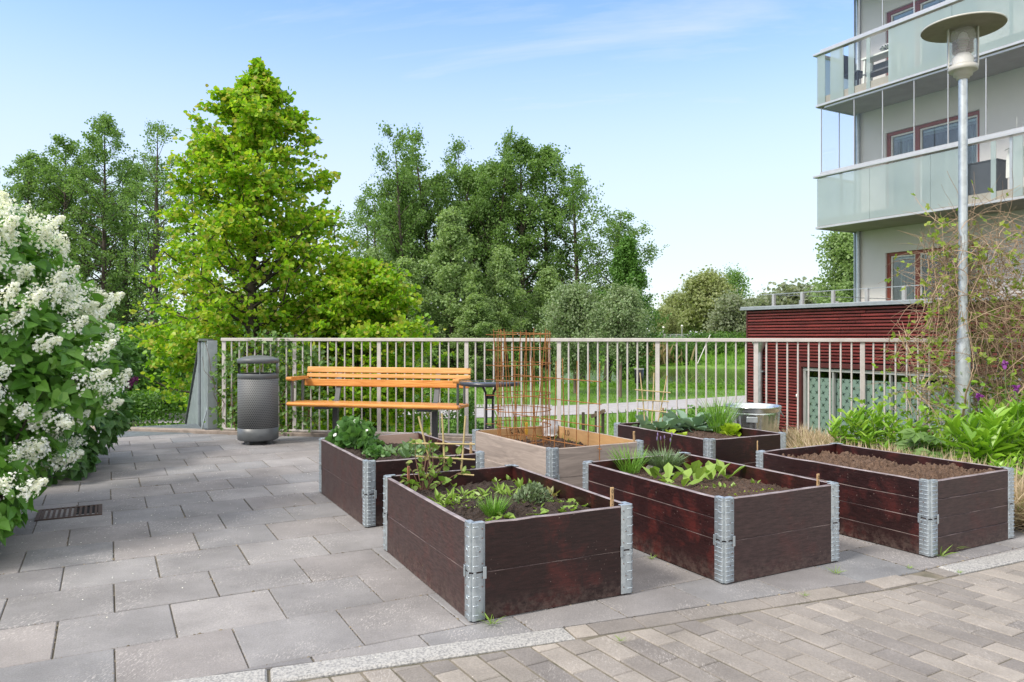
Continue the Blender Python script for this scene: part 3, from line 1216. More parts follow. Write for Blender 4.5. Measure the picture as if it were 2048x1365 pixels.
# ------------------------------------------------------------------ plants in the beds
def rosette(n, L, e0, e1, tm, rng, wid=1.0, jl=.25, stem=0.0, mi=0, mb=None, base=(0, 0, 0), droop=0.0):
    mb = mb or MB()
    a = np.arange(n) * 2.39996 + rng.uniform(0, 6)
    e = rng.uniform(e0, e1, n)
    d = np.stack([np.cos(a) * np.cos(e), np.sin(a) * np.cos(e), np.sin(e)], 1)
    nrm = np.stack([-np.cos(a) * np.sin(e), -np.sin(a) * np.sin(e), np.cos(e)], 1) + rng.normal(size=(n, 3)) * .2
    S = L * rng.uniform(1 - jl, 1 + jl, n)
    P = d * (stem * rng.uniform(.6, 1.2, n))[:, None] + np.asarray(base)
    mb.scatter(*tm, P, frames(d, nrm), np.stack([S * wid, S, S], 1), mi)
    if stem > 0:
        for i in range(n):
            mb.tube([np.asarray(base), np.asarray(base) + (P[i] - base) * .5 + (0, 0, .1 * stem), P[i]], max(.0012, stem * .025), 4, 1, False)
    return mb


def tuft(n, h, r0, lean, rng, wid=1.0, tm=GRASS, jl=.35):
    a = rng.uniform(0, 2 * PI, n)
    rr = r0 * np.sqrt(rng.uniform(0, 1, n))
    P = np.stack([np.cos(a) * rr, np.sin(a) * rr, np.zeros(n)], 1)
    ln = lean * (rr / r0 * .8 + rng.uniform(0, .5, n))
    b = a + rng.normal(size=n) * .6
    d = np.stack([np.cos(b) * ln, np.sin(b) * ln, np.ones(n)], 1)
    S = h * rng.uniform(1 - jl, 1 + jl * .4, n)
    nrm = np.stack([-np.cos(b), -np.sin(b), ln], 1) + rng.normal(size=(n, 3)) * .5
    return MB().scatter(*tm, P, frames(d, nrm), np.stack([S * wid, S, S], 1))


def herb(n, R, h, tm, L, rng, up=.6, wid=1.0):
    """small bushy herb: leaves spread through a dome"""
    a, q = rng.uniform(0, 2 * PI, n), rng.uniform(0, 1, n) ** .5
    zz_ = rng.uniform(.05, 1, n)
    k = np.sqrt(np.clip(1 - (zz_ * .95) ** 2, 0, 1))
    P = np.stack([np.cos(a) * q * R * k, np.sin(a) * q * R * k, zz_ * h], 1)
    d = P / (np.linalg.norm(P, axis=1)[:, None] + 1e-6) + rng.normal(size=(n, 3)) * .5 + (0, 0, up)
    mb = MB()
    mb.scatter(*tm, P, frames(d, rnd_dirs(n, 1.2, rng)), np.stack([np.full(n, L * wid), np.full(n, L), np.full(n, L)], 1) * rng.uniform(.7, 1.25, (n, 1)))
    for i in range(0, min(n, 160), 8):
        mb.tube([(0, 0, 0), P[i] * .5 + (0, 0, .02), P[i]], .0012, 4, 1, False)
    return mb


r_ = np.random.default_rng(5)
GS = [M['lf_lettuce'], M['stem']]
seed_meshes = [rosette(int(r_.integers(5, 9)), .062, .35, 1.3, OVAL, r_, .44, .35, .018).mesh('leafy_seedling', GS) for _ in range(6)]
tiny_meshes = [rosette(3, .03, .5, 1.2, OVAL, r_, .8, .3, .012).mesh('sprout', GS) for _ in range(4)]
big_meshes = [rosette(int(r_.integers(4, 7)), .115, .15, 1.15, tmpl([(.16, .3), (.25, .7)], .12, -.2), r_, 1.0, .3, .03).mesh('broad_seedling', GS) for _ in range(5)]


def put(name, me, key, pts, label, cat, group=None, sc=(.8, 1.15), zs=None):
    for px, py in pts:
        p = on(key, px, py)
        o = solo(name, me[r_.integers(len(me))] if isinstance(me, list) else me, None, label, cat, p, r_.uniform(0, 6.28), group)
        s = r_.uniform(*sc)
        o.scale = (s, s, s * (zs or 1))


f6 = lambda L: [(740 + x / 3.593, 900 + y / 3.593) for x, y in L]
f7 = lambda L: [(1140 + x / 3.531, 860 + y / 3.531) for x, y in L]
f3 = lambda L: [(900 + x / 3.1015, 640 + y / 3.1015) for x, y in L]
put('leafy_seedling', seed_meshes, 'front', f6([(490, 385), (545, 405), (600, 385), (640, 400), (672, 330), (760, 375), (815, 350), (860, 345), (930, 320), (965, 345), (1010, 360), (1045, 350), (1080, 290), (1150, 275), (1185, 285), (1235, 315), (575, 350), (700, 375)]),
    'small upright pale green seedling in the front raised bed', 'seedling', 'leafy seedlings in the front raised bed')
put('sprout', tiny_meshes, 'front', f6([(590, 265), (835, 215), (1065, 205), (745, 445), (1215, 435), (620, 450), (1120, 410), (690, 440)]), 'tiny sprout in the front raised bed', 'sprout', 'tiny sprouts in the front raised bed', (1.0, 1.6))
let_small = [rosette(9, .040, .2, 1.0, tmpl([(.34, .3), (.48, .7)], .2, -.25), r_, 1.0, .3, .012).mesh('young_lettuce', [M['lf_lettuce'], M['stem']]) for _ in range(3)]
put('young_lettuce', let_small, 'front', f6([(1345, 395), (1455, 400), (1505, 400), (1580, 425), (970, 500), (1200, 475), (1390, 455), (1275, 408), (880, 515), (1420, 462)]), 'small rounded young lettuce along the near edge of the front bed', 'lettuce', 'young lettuces in the front raised bed', (.8, 1.2))
GC = [M['lf_chive'], M['stem']]
p = on('front', *f6([(890, 480)])[0])
solo('chives', tuft(300, .115, .036, .45, r_, .9), GC, 'bright green clump of chives in the middle of the front bed', 'chives', p)
p = on('front', *f6([(1170, 400)])[0])
solo('thyme', herb(520, .10, .10, OVAL, .022, r_), [M['lf_thyme'], M['brownstem']], 'grey-green bushy thyme in the front raised bed', 'herb', p)
p = on('front', *f6([(1345, 345)])[0])
solo('wilted_plant', rosette(7, .05, .3, 1.2, OVAL, r_, .8, .3, .03), [leafmat('wilted_leaf', [(.30, .22, .10), (.22, .25, .08), (.34, .24, .13)]), M['brownstem']], 'half wilted brownish seedling beside the thyme', 'seedling', p)

# berry shrub tied to the cane trellis at the back of the front bed
sh = thing('berry_shrub', 'thin brown-stemmed shrub with sparse leaves climbing the cane trellis', 'shrub', on('front', 845, 985))
b0 = np.array(sh.location)
stm, lvs = MB(), MB()
PL, DL = [], []
for px, py, Y in [(832, 880, 4.3), (858, 868, 4.36), (845, 915, 4.2), (890, 905, 4.4), (905, 925, 4.35), (870, 945, 4.2), (928, 900, 4.45), (838, 945, 4.1), (812, 925, 4.15), (880, 876, 4.4), (865, 905, 4.3), (950, 935, 4.4), (800, 955, 4.05), (898, 960, 4.2), (826, 968, 4.05)]:
    e = at(px, py, Y) - b0
    mid = e * .5 + np.array([r_.normal() * .03, r_.normal() * .03, .02])
    path = [(0, 0, -.02), mid * .6 + e * .02, mid + e * .1, e]
    stm.tube(path, [.0035, .003, .0022, .0012], 5)
    for k in range(7):
        t = r_.uniform(.35, 1.05)
        q = (np.array(path[1]) * (1 - t) + e * t) if t < 1 else e
        PL.append(q)
        DL.append(r_.normal(size=3) + (0, 0, .1))
PL, DL = np.array(PL), np.array(DL)
lvs.scatter(*OVAL, PL, frames(DL, rnd_dirs(len(PL), 1.5, r_)), r_.uniform(.026, .055, len(PL)))
part('stem', stm, [M['brownstem']], sh)
part('foliage', lvs, [M['lf_currant']], sh)


def trellis(label, canes, rungs, Y, zb, group):
    c0 = at(*canes[0][1], Y)
    t = thing('cane_trellis', label, 'trellis', (c0[0], c0[1], zb), 0, group)
    o_ = np.array([c0[0], c0[1], zb])
    for i, (p_, q_) in enumerate(canes):
        a_, b_ = at(*p_, Y + .01) - o_, at(*q_, Y - .015 * (i % 2)) - o_
        b_[2] = -.03
        part('cane', MB().tube([a_, (a_ + b_) / 2 + (.003, 0, 0), b_], [.0055, .006, .0065], 7), [M['bamboo']], t)
    for i, (p_, q_) in enumerate(rungs):
        part('rung', MB().tube([at(*p_, Y - .012) - o_, at(*q_, Y - .012) - o_], .0052, 7), [M['bamboo']], t)
    return t


trellis('pale cane trellis wrapped by the thin shrub in the front bed', [((837, 833), (873, 968)), ((884, 827), (890, 966)), ((931, 832), (918, 964))],
        [((824, 887), (950, 889)), ((832, 913), (950, 920)), ((887, 946), (948, 951)), ((853, 968), (893, 974))], 4.36, .31, 'bamboo cane trellises')
trellis('yellowish cane trellis among the cabbages of the vegetable bed', [((1280, 746), (1292, 845)), ((1308, 746), (1302, 852)), ((1334, 752), (1310, 852))],
        [((1270, 780), (1341, 786)), ((1272, 800), (1338, 804)), ((1274, 818), (1332, 825))], 6.66, .32, 'bamboo cane trellises')

# middle bed
put('broad_seedling', big_meshes, 'mid', f7([(605, 372), (700, 388), (795, 415), (870, 340), (882, 395), (1015, 375), (1112, 352)]), 'pale green broad-leaved seedling in the bed with the lavender', 'seedling', 'broad seedlings in the bed with the lavender', (.9, 1.15))
row1 = [(880 + i * 36, 442 - i * 4.2) for i in range(13)]
row2 = [(1085 + i * 22, 478 - i * 2.6) for i in range(17)]
put('sprout', tiny_meshes, 'mid', f7(row1), 'tiny sprout in the sown row behind the near corner of the lavender bed', 'sprout', 'row of sprouts in the bed with the lavender', (.8, 1.4))
cress = [rosette(5, .02, .2, 1.2, OVAL, r_, 1.0, .3, .008).mesh('cress', [M['lf_bright'], M['stem']]) for _ in range(3)]
put('cress', cress, 'mid', f7(row2), 'tiny bright cress sprout along the near board of the lavender bed', 'sprout', 'row of cress in the bed with the lavender', (.8, 1.3))
solo('chives', tuft(190, .19, .055, .5, r_, .7), GC, 'tall chives in the left corner of the lavender bed', 'chives', on('mid', *f7([(395, 300)])[0]))
lav = thing('lavender', 'grey-green lavender bush with a few purple flower spikes', 'lavender', on('mid', *f7([(665, 285)])[0]))
part('foliage', tuft(700, .15, .055, .75, r_, 1.3), [M['lf_lav']], lav)
for k in range(7):
    a = r_.uniform(0, 6.28)
    q = np.array([math.cos(a) * .05, math.sin(a) * .05, .19 + r_.uniform(0, .035)])
    mb = MB().tube([(q[0] * .4, q[1] * .4, .08), q * (.8, .8, .75), q], .0012, 4, 0)
    mb.lathe([(.0008, -.004), (.0042, .004), (.0045, .016), (.0008, .026)], 6, q, 1)
    part('flower_spike', mb, [M['stem'], mat('lavender_flower', (.22, .16, .32), (.15, .10, .22), .8)], lav)


def stone(seed, sx, sy, sz):
    r = np.random.default_rng(seed)
    mb = MB().lathe([(.001, -.5), (.35, -.45), (.5, -.1), (.48, .2), (.33, .43), (.001, .5)], 12)
    c = mb.ch[-1]
    v = c[0]
    v = v * (1 + .18 * r.normal(size=(len(v), 1)) * (np.abs(v[:, 2:3]) < .49)) * (sx, sy, sz)
    mb.ch[-1] = (v,) + c[1:]
    return mb


M['stone'] = mat('pale_stone', (.46, .45, .44), (.36, .35, .34), .8, scale=20, bmp=.2)
solo('flat_stone', stone(3, .14, .09, .05), [M['stone']], 'flat pale stone between the chives and the lavender', 'stone', on('mid', *f7([(560, 275)])[0], .012))
solo('flat_stone', stone(4, .09, .06, .03), [M['stone']], 'small pale stone at the back board behind the broad seedlings', 'stone', on('mid', *f7([(885, 290)])[0], .008))

# vegetable bed
cab_t = tmpl([(.28, .2), (.44, .5), (.36, .82)], .15, -.28)
cabs = [rosette(int(r_.integers(5, 8)), .10, .2, 1.0, cab_t, r_, .85, .25, .055).mesh('cabbage', [M['lf_cab'], M['lf_cab']]) for _ in range(4)]
put('cabbage', cabs, 'veg', f3([(1175, 690), (1225, 680), (1310, 705), (1350, 700), (1420, 690), (1465, 690), (1505, 700), (1530, 690), (1585, 690), (1640, 692)]), 'blue-green young cabbage in the vegetable bed', 'cabbage', 'young cabbages in the vegetable bed', (1.25, 1.7))
put('young_lettuce', [rosette(10, .06, .2, 1.1, tmpl([(.34, .3), (.48, .7)], .2, -.25), r_, 1.0, .3, .012).mesh('young_lettuce', [M['lf_bright'], M['stem']])], 'veg', f3([(1368, 722), (1446, 735)]),
    'small yellow-green lettuce at the near edge of the vegetable bed', 'lettuce', 'small lettuces in the vegetable bed', (.8, 1.1))
solo('onion_greens', tuft(170, .36, .07, .4, r_, .6), GC, 'tall grassy tuft of onion greens beside the frilly lettuce', 'onions', on('veg', *f3([(1708, 705)])[0]))
fr = rosette(34, .095, .1, 1.4, tmpl([(.30, .2), (.55, .55), (.50, .88)], .35, -.35), r_, 1.0, .3, .012)
c0_ = [(c[0] + np.c_[np.zeros((len(c[0]), 2)), .010 * np.sin(c[0][:, :1] * 260) * np.cos(c[0][:, 1:2] * 230)],) + c[1:] for c in fr.ch]
fr.ch = c0_
solo('frilly_lettuce', fr, [M['lf_bright'], M['lf_bright']], 'large bright frilly lettuce at the right end of the vegetable bed', 'lettuce', on('veg', *f3([(1802, 715)])[0]))

# strawberry bed
st = thing('strawberry_plant', 'large dark green strawberry plant with white flowers in the bed before the bench', 'strawberry', on('berry', 708, 897))
tri = combine([(tmpl([(.34, .3), (.44, .65), (.25, .92)], .18, -.15), rz(q), np.array([0, 0, 0]), 1.0) for q in (-1.25, 0, 1.25)])
part('foliage', herb(110, .17, .18, tri, .078, r_, .25), [M['lf_straw'], M['stem']], st)
cross = combine([(tmpl([(.38, .3), (.42, .7)], .05, .1), rz(q * PI / 2.5), np.zeros(3), 1.0) for q in range(5)])
fl = MB()
Pf = np.array([(-.02, -.06, .205), (.02, -.05, .215), (.05, -.03, .20), (-.09, -.08, .17), (-.12, -.10, .12), (-.05, -.13, .12), (-.03, -.12, .14), (.11, -.08, .15), (-.10, -.06, .185)])
fl.scatter(*cross, Pf, frames(rnd_dirs(9) * (1, 1, .3), np.tile([-.2, -.8, .7], (9, 1))), np.full(9, .017))
part('flower', fl, [M['petal']], st)
for i, (px, py, s) in enumerate([(727, 903, .55), (750, 918, .5)]):
    solo('strawberry_plant', herb(46, .17, .16, tri, .075, r_, .3).mesh('strawberry_plant', [M['lf_straw'], M['stem']]), None,
         ['small strawberry plant between the large one and the near corner', 'pale young cabbage-like strawberry plant nearest the metal corner'][i], 'strawberry', on('berry', px, py)).scale = (s, s, s)
bl = [rosette(int(r_.integers(6, 9)), .06, .3, 1.2, OVAL, r_, .9, .3, .03).mesh('leafy_green', [leafmat('blue_green_leaf', [(.11, .20, .09), (.15, .25, .12), (.19, .29, .13)]), M['stem']]) for _ in range(3)]
put('leafy_green', bl, 'berry', [(772, 906), (780, 910), (790, 904), (797, 914), (805, 902), (812, 912), (820, 903), (828, 911), (836, 902), (844, 910), (852, 904), (862, 910), (868, 902), (815, 922), (838, 920)], 'grey-green leafy seedling in a dense patch of the strawberry bed', 'seedling', 'leafy seedlings in the strawberry bed', (.8, 1.2))

# weathered bed
put('young_lettuce', let_small, 'raw', [(1088, 902), (1096, 903), (1113, 903)], 'small bright lettuce at the near corner of the unpainted bed', 'lettuce', 'small lettuces in the unpainted bed', (.7, 1.0))
gar = [tuft(5, .09, .012, .5, r_, 2.2).mesh('garlic_sprout', [M['lf_chive']]) for _ in range(2)]
put('garlic_sprout', gar, 'raw', f3([(460, 735), (540, 740), (640, 745), (800, 750), (905, 765), (735, 765)]), 'thin garlic sprout in the unpainted bed', 'garlic', 'garlic sprouts in the unpainted bed', (.7, 1.1))

# rusty reinforcing mesh: a rolled cage and a flat panel
cx, cy = .085, 5.93
cg = thing('mesh_cage', 'rolled cage of rusty reinforcing mesh standing in the unpainted bed', 'mesh cage', (cx, cy, .30))
nv = 19
for k in range(nv):
    a = 2 * PI * k / nv + .1
    le = r_.normal() * .03
    part('upright', MB().tube([(.205 * math.cos(a) + le, .19 * math.sin(a), -.02), (.205 * math.cos(a), .19 * math.sin(a), .45), (.205 * math.cos(a) - le * .6, .19 * math.sin(a), .915 + r_.uniform(-.02, .02))], .0034, 5), [M['rust']], cg)
for k in range(8):
    z = .05 + k * .118
    a = np.linspace(0, 2 * PI * 1.08, 22) + 2.4
    tl = r_.normal() * .010
    pts = np.c_[(.205 + .004 * (a - a[0])) * np.cos(a), (.19 + .004 * (a - a[0])) * np.sin(a), z + tl * np.cos(a) + .004 * (a - a[0])]
    ext = pts[0] + np.array([-.14, -.05, .005])
    part('hoop', MB().tube(np.vstack([ext, pts]), .0034, 5), [M['rust']], cg)
e0_, e1_ = np.array([.02, 6.08]), np.array([.615, 5.335])
mp_ = thing('mesh_trellis', 'flat panel of rusty reinforcing mesh leaning across the unpainted bed', 'mesh panel', (*e0_, .28))
for k in range(9):
    q = (e1_ - e0_) * k / 8
    lx = .012 * r_.normal()
    part('upright', MB().tube([(q[0], q[1], .0 if k < 8 else -.10), (q[0] + lx, q[1], .71 + r_.uniform(-.015, .02))], .0036, 5), [M['rust']], mp_)
for z in (.10, .256, .414, .572):
    q0, q1 = -(e1_ - e0_) * .02, (e1_ - e0_) * 1.02
    part('crossbar', MB().tube([(*q0, z + .012), (*((q0 + q1) / 2), z + .004), (*q1, z)], .0036, 5), [M['rust']], mp_)
bag = MB()
rr = np.random.default_rng(8)
bv = np.array([(x, y, z) for z in np.linspace(0, .13, 6) for x, y in [(math.cos(t) * .075, math.sin(t) * .02) for t in np.linspace(0, 2 * PI, 14)[:-1]]])
bv += rr.normal(size=bv.shape) * .006
bf = [(i * 13 + k, i * 13 + (k + 1) % 13, (i + 1) * 13 + (k + 1) % 13, (i + 1) * 13 + k) for i in range(5) for k in range(13)]
bag.add(bv, np.array(bf), 0, True)
bag.add(bv[-13:], [tuple(range(13))], 0)
Bk = BEDS['raw']
pb = Bk['c'] + Bk['ds'] * -.30 + Bk['dl'] * .47
pb = np.array([*(Bk['N'] + Bk['ds'] * .70 + Bk['dl'] * 1.12), .32])
solo('paper_bag', bag, [mat('white_paper', (.66, .66, .68), (.55, .55, .58), .7, scale=14)], 'crumpled white paper bag in the back corner of the unpainted bed', 'bag', pb, .4)
tw = thing('hand_trowel', 'yellow-handled trowel stuck upright in the soil under the carved letters', 'trowel', on('raw', 1008, 872))
part('handle', MB().lathe([(.001, .045), (.010, .048), (.011, .07), (.014, .10), (.010, .13), (.013, .15), (.009, .165), (.001, .167)], 10), [mat('yellow_plastic', (.62, .36, .03), (.5, .28, .02), .45)], tw)
part('shaft', MB().tube([(0, 0, -.03), (0, 0, .05)], .005, 6), [M['zinc']], tw)

# carved letters and marker sticks ------------------------------------------------
GLY = {'K': [[(0, 0), (0, 1)], [(.6, 1), (0, .45), (.65, 0)]], 'I': [[(.1, 0), (.1, 1)]], 'A': [[(0, 0), (.35, 1), (.7, 0)], [(.12, .35), (.58, .35)]], 'N': [[(0, 0), (0, 1), (.6, 0), (.6, 1)]],
       'L': [[(0, 1), (0, 0), (.5, 0)]], 'D': [[(0, 0), (0, 1), (.4, .85), (.55, .5), (.4, .12), (0, 0)]], 'J': [[(.5, 1), (.5, .2), (.3, 0), (.05, .1)]],
       'O': [[(.3 + .3 * math.cos(t), .5 + .5 * math.sin(t)) for t in np.linspace(0, 2 * PI, 11)]], '1': [[(0, .8), (.2, 1), (.2, 0)]], '3': [[(0, .9), (.35, 1), (.5, .75), (.2, .52), (.5, .28), (.3, 0), (0, .1)]]}


def letters(word, h, th, mb=None, org=(0, 0, 0), ex=(1, 0, 0), ez=(0, 0, 1), gap=.35):
    mb = mb or MB()
    org, ex, ez = (np.asarray(q, float) for q in (org, ex, ez))
    x = 0
    for ch in word:
        wmax = max(p_[0] for s_ in GLY[ch] for p_ in s_)
        for s_ in GLY[ch]:
            mb.tube([org + ex * (x + p_[0]) * h + ez * p_[1] * h for p_ in s_], th, 5)
        x += wmax + gap
    return mb


b = BEDS['raw']
# inner face of the back board, local frame of the bed
part('lettering', letters('KIAN', .042, .0040, None, (-.06, .5775, .352), (1, 0, 0)), [M['pencil']], b['t'])
part('lettering', letters('LD', .042, .0036, None, (.3782, .40, .335), (0, -1, 0)), [M['pencil']], b['t'])


def marker(key, px, ytop, h, word, label, where, wd=.018):
    b_ = BEDS[key]
    side, inw = where
    if side == 'NR':
        p0, d = b_['N'] + b_['dl'] * inw, b_['ds']
    elif side == 'LN':
        p0, d = b_['N'] + b_['ds'] * inw, b_['dl']
    else:
        p0, d = b_['N'] + b_['dl'] * (1.2 - inw), b_['ds']
    r = (px - 1024) / F
    t = (r * p0[1] - p0[0]) / (d[0] - r * d[1])
    q = p0 + d * t
    z = CH - (ytop - HZ) * q[1] / F
    o_ = thing('marker_stick', label, 'marker', (q[0], q[1], z - h), b_['a'] - PI / 2 + (0 if side != 'LN' else .6), 'wooden marker sticks in the beds')
    part('stick', MB().box((0, 0, h / 2), (wd, .006, h), bev=.0015), [M['stake'] if word is not None else M['redstake']], o_)
    if word:
        mb = MB()
        for i, ch in enumerate(word):
            letters(ch, .016, .0011, mb, (-.004, -.0034, h - .026 - i * .026))
        part('lettering', mb, [M['ink']], o_)
    return o_


marker('front', 1224, 975, .17, 'O1JJ', 'thin marker stick with handwritten characters at the right corner of the front bed', ('NR', .032))
marker('mid', 1636, 948, .15, 'O1', 'marker stick lettered at its top, in the right corner of the lavender bed', ('NR', .032))
marker('bare', 1515, 882, .17, 'O', 'slanting marker stick in the far left corner of the bare soil bed', ('LN', .035))
marker('veg', 1326, 816, .22, 'O', 'brownish marker stick beside the cane trellis in the vegetable bed', ('LB', .06), .022)
marker('raw', 1268, 863, .17, 'O', 'short marker stick at the right corner of the unpainted bed', ('NR', .032))
marker('berry', 942, 885, .19, 'O1', 'orange-brown marker stick at the right corner of the strawberry bed', ('NR', .032))
marker('front', 817, 933, .24, None, 'plain reddish stake at the left corner of the front bed', ('LN', .10), .020)
# ------------------------------------------------------------------ railing
FANG = math.atan2(FD[1], FD[0])


def fs_(px):
    r = (px - 1024) / F
    return (r * FA[1] - FA[0]) / (FD[0] - r * FD[1])


FZ = .040
fn = thing('railing', 'pale metal railing of vertical bars along the terrace edge', 'railing', (FA[0], FA[1], FZ), FANG)
posts = [fs_(q) for q in (448, 589, 758, 933, 1118, 1315, 1512, 1725)]
stp = (posts[-1] - posts[1]) / 6
while posts[-1] < 11:
    posts.append(posts[-1] + stp)
FH = 1.108
for i, s in enumerate(posts):
    w_ = .046 if i else .052
    part('post', MB().box((s, 0, FH / 2 - .002), (w_, .014, FH - .042), bev=.003).box((s, .019, FH / 2 - .002), (.012, .026, FH - .042)), [M['fence']], fn)
bar_me = MB().tube([(0, 0, .03), (0, 0, FH - .039)], .0095, 8).mesh('bar', [M['fence']])
nb_ = 0
for i, (a, b) in enumerate(zip(posts[:-1], posts[1:])):
    k = 9 if i else 8
    for j in range(1, k + 1):
        part('bar', bar_me, None, fn, loc=(a + (b - a) * j / (k + 1), 0, 0))
part('top_rail', MB().box(((posts[0] + posts[-1]) / 2 - .0, 0, FH - .018), (posts[-1] - posts[0] + .06, .05, .038), bev=.004), [M['fence']], fn)
part('bottom_rail', MB().box(((posts[0] + posts[-1]) / 2, 0, .018), (posts[-1] - posts[0], .030, .022), bev=.003), [M['fence']], fn)

# ------------------------------------------------------------------ litter bin
m, nt, b, o = nm('perforated_steel')
tcn = nt.nodes.new('ShaderNodeTexCoord')
sp = nt.nodes.new('ShaderNodeSeparateXYZ')
nt.links.new(tcn.outputs['Object'], sp.inputs[0])


def mth(op, a, b_=None):
    n = nt.nodes.new('ShaderNodeMath')
    n.operation = op
    for s, v in ((n.inputs[0], a), (n.inputs[1], b_)):
        if v is None:
            continue
        if np.isscalar(v):
            s.default_value = v
        else:
            nt.links.new(v, s)
    return n.outputs[0]


ang = mth('ARCTAN2', sp.outputs[1], sp.outputs[0])
PIT = .0215
u = mth('MULTIPLY', ang, .213 / PIT)
v = mth('MULTIPLY', sp.outputs[2], 1 / (PIT * 1.732 / 2))


def dot(us, vs):
    a = mth('SUBTRACT', mth('FRACT', mth('ADD', u, us)), .5)
    c = mth('MULTIPLY', mth('SUBTRACT', mth('FRACT', mth('MULTIPLY', mth('ADD', v, vs), .5)), .5), 1.732)
    return mth('SQRT', mth('ADD', mth('MULTIPLY', a, a), mth('MULTIPLY', c, c)))


d = mth('MINIMUM', dot(0, 0), dot(.5, 1))
hol = ramp(nt, d, [(.27, 0.0), (.33, 1.0)])
nt.links.new(mix(nt, hol.outputs[0], (.008, .009, .010), (.155, .163, .17)), b.inputs['Base Color'])
b.inputs['Roughness'].default_value = .62
M['perf'] = m
bn = thing('litter_bin', 'grey perforated steel litter bin with a domed lid, beside the bench', 'bin', (-2.776, 8.30, .0), -.25)
R_ = .213
part('body', MB().lathe([(R_ - .004, .175), (R_, .176), (R_, .715), (R_ - .004, .716)], 64), [M['perf']], bn)
part('base_band', MB().lathe([(.001, .045), (R_ - .01, .045), (R_ + .002, .055), (R_ + .002, .178), (R_ - .004, .180)], 48), [M['grey']], bn)
part('rim_band', MB().lathe([(R_, .712), (R_ + .003, .714), (R_ + .003, .758), (R_ - .002, .765), (R_ - .012, .765), (R_ - .012, .70)], 48), [M['grey']], bn)
part('liner', MB().lathe([(.001, .55), (R_ - .02, .56), (R_ - .02, .752), (R_ - .012, .755)], 32), [M['black']], bn)
part('lid', MB().lathe([(.001, .875), (R_ - .01, .876), (R_ + .006, .88), (R_ + .006, .918), (R_ - .002, .925), (.15, .946), (.08, .958), (.001, .962)], 48), [M['grey']], bn)
for a in (-.02, PI + .02):
    part('lid_post', MB().lathe([(R_ - .006, .755), (R_ + .001, .756), (R_ + .001, .882), (R_ - .006, .883), (R_ - .006, .755)], 6, a0=a - .17 + .25, a1=a + .17 + .25), [M['grey']], bn)
part('liner_rod', MB().tube([(.02, .0, .74), (.02, 0, .88)], .005, 6), [M['zincold']], bn)
for a in (-1.75, -.05, 1.5, 3.0):
    part('foot', MB().box((.15 * math.cos(a), .15 * math.sin(a), .023), (.05, .05, .046), bev=.004), [M['grey']], bn)

# ------------------------------------------------------------------ bench
bfl, bfr = np.array([-2.44, 8.16]), np.array([-.54, 7.70])
ba = math.atan2(*(bfr - bfl)[::-1])
bd = np.array([-math.sin(ba), math.cos(ba)])
bc = (bfl + bfr) / 2 + bd * .25
bt = thing('bench', 'long varnished pine bench with grey steel frame, along the railing', 'bench', (*bc, 0), ba)
HL = .975


def rboard(x0, x1, y0, y1, z0, z1, bev=.008, tilt=0.0):
    mb = MB()
    mb.box((0, 0, 0), (x1 - x0, y1 - y0, z1 - z0), rx(tilt), 0, bev)
    return mb.move(((x0 + x1) / 2, (y0 + y1) / 2, (z0 + z1) / 2))


seat = MB()
seat.ch += rboard(-HL, HL, -.25, -.155, .418, .462, .014).ch
seat.n = sum(len(c[0]) for c in seat.ch)


def join(*mbs):
    o_ = MB()
    for q in mbs:
        for c in q.ch:
            o_.ch.append((c[0], c[1] + o_.n, c[2], c[3], c[4]))
        # chunks of one builder share an index base, so shift by the vertices gathered before it
        o_.n += q.n
    return o_


seat = join(rboard(-HL, HL, -.25, -.160, .418, .462, .016), rboard(-HL, HL, -.150, -.065, .426, .460, .006), rboard(-HL, HL, -.055, .03, .424, .458, .006), rboard(-HL, HL, .04, .125, .422, .456, .006))
part('seat', seat, [M['pine']], bt)
for k, (y, z0, z1, th, mt) in enumerate([(.165, .612, .692, .042, 'pine'), (.205, .706, .752, .026, 'pinepale'), (.220, .762, .826, .030, 'pinepale')]):
    part('back_slat', rboard(-HL + .01, HL - .01, y - th / 2, y + th / 2, z0, z1, .007, -.14), [M[mt]], bt)
for sx in (-1, 1):
    x = sx * (HL - .035)
    arm = MB()
    pr = [(-.245, .712), (-.24, .70), (-.228, .69), (-.20, .688), (.14, .700), (.14, .726), (-.215, .732), (-.235, .730), (-.243, .722)]
    arm.prism([(y, z) for y, z in pr], x - .032, x + .032, 0, 'x')
    part('armrest', arm, [M['pine']], bt)
    part('arm_post', join(MB().box((x, -.165, .575), (.014, .05, .235), bev=.002), MB().box((x, .06, .57), (.014, .045, .25), bev=.002)), [M['grey']], bt)
for x in (-.56, .60):
    lg = MB()
    lg.bar((x, .10, .0), (x, .10, .46), .058, .05, (0, 1, 0), 0, .004)
    part('leg', lg, [M['greydk']], bt)
    up = MB()
    up.bar((x, .125, .44), (x, .235, .82), .058, .020, (0, 1, 0), 0, .003)
    part('back_support', up, [M['grey']], bt)
    part('seat_bearer', MB().box((x, -.05, .405), (.16, .38, .024), bev=.003), [M['black']], bt)
    part('foot_plate', MB().box((x, .05, .006), (.09, .36, .010), bev=.002), [M['greydk']], bt)

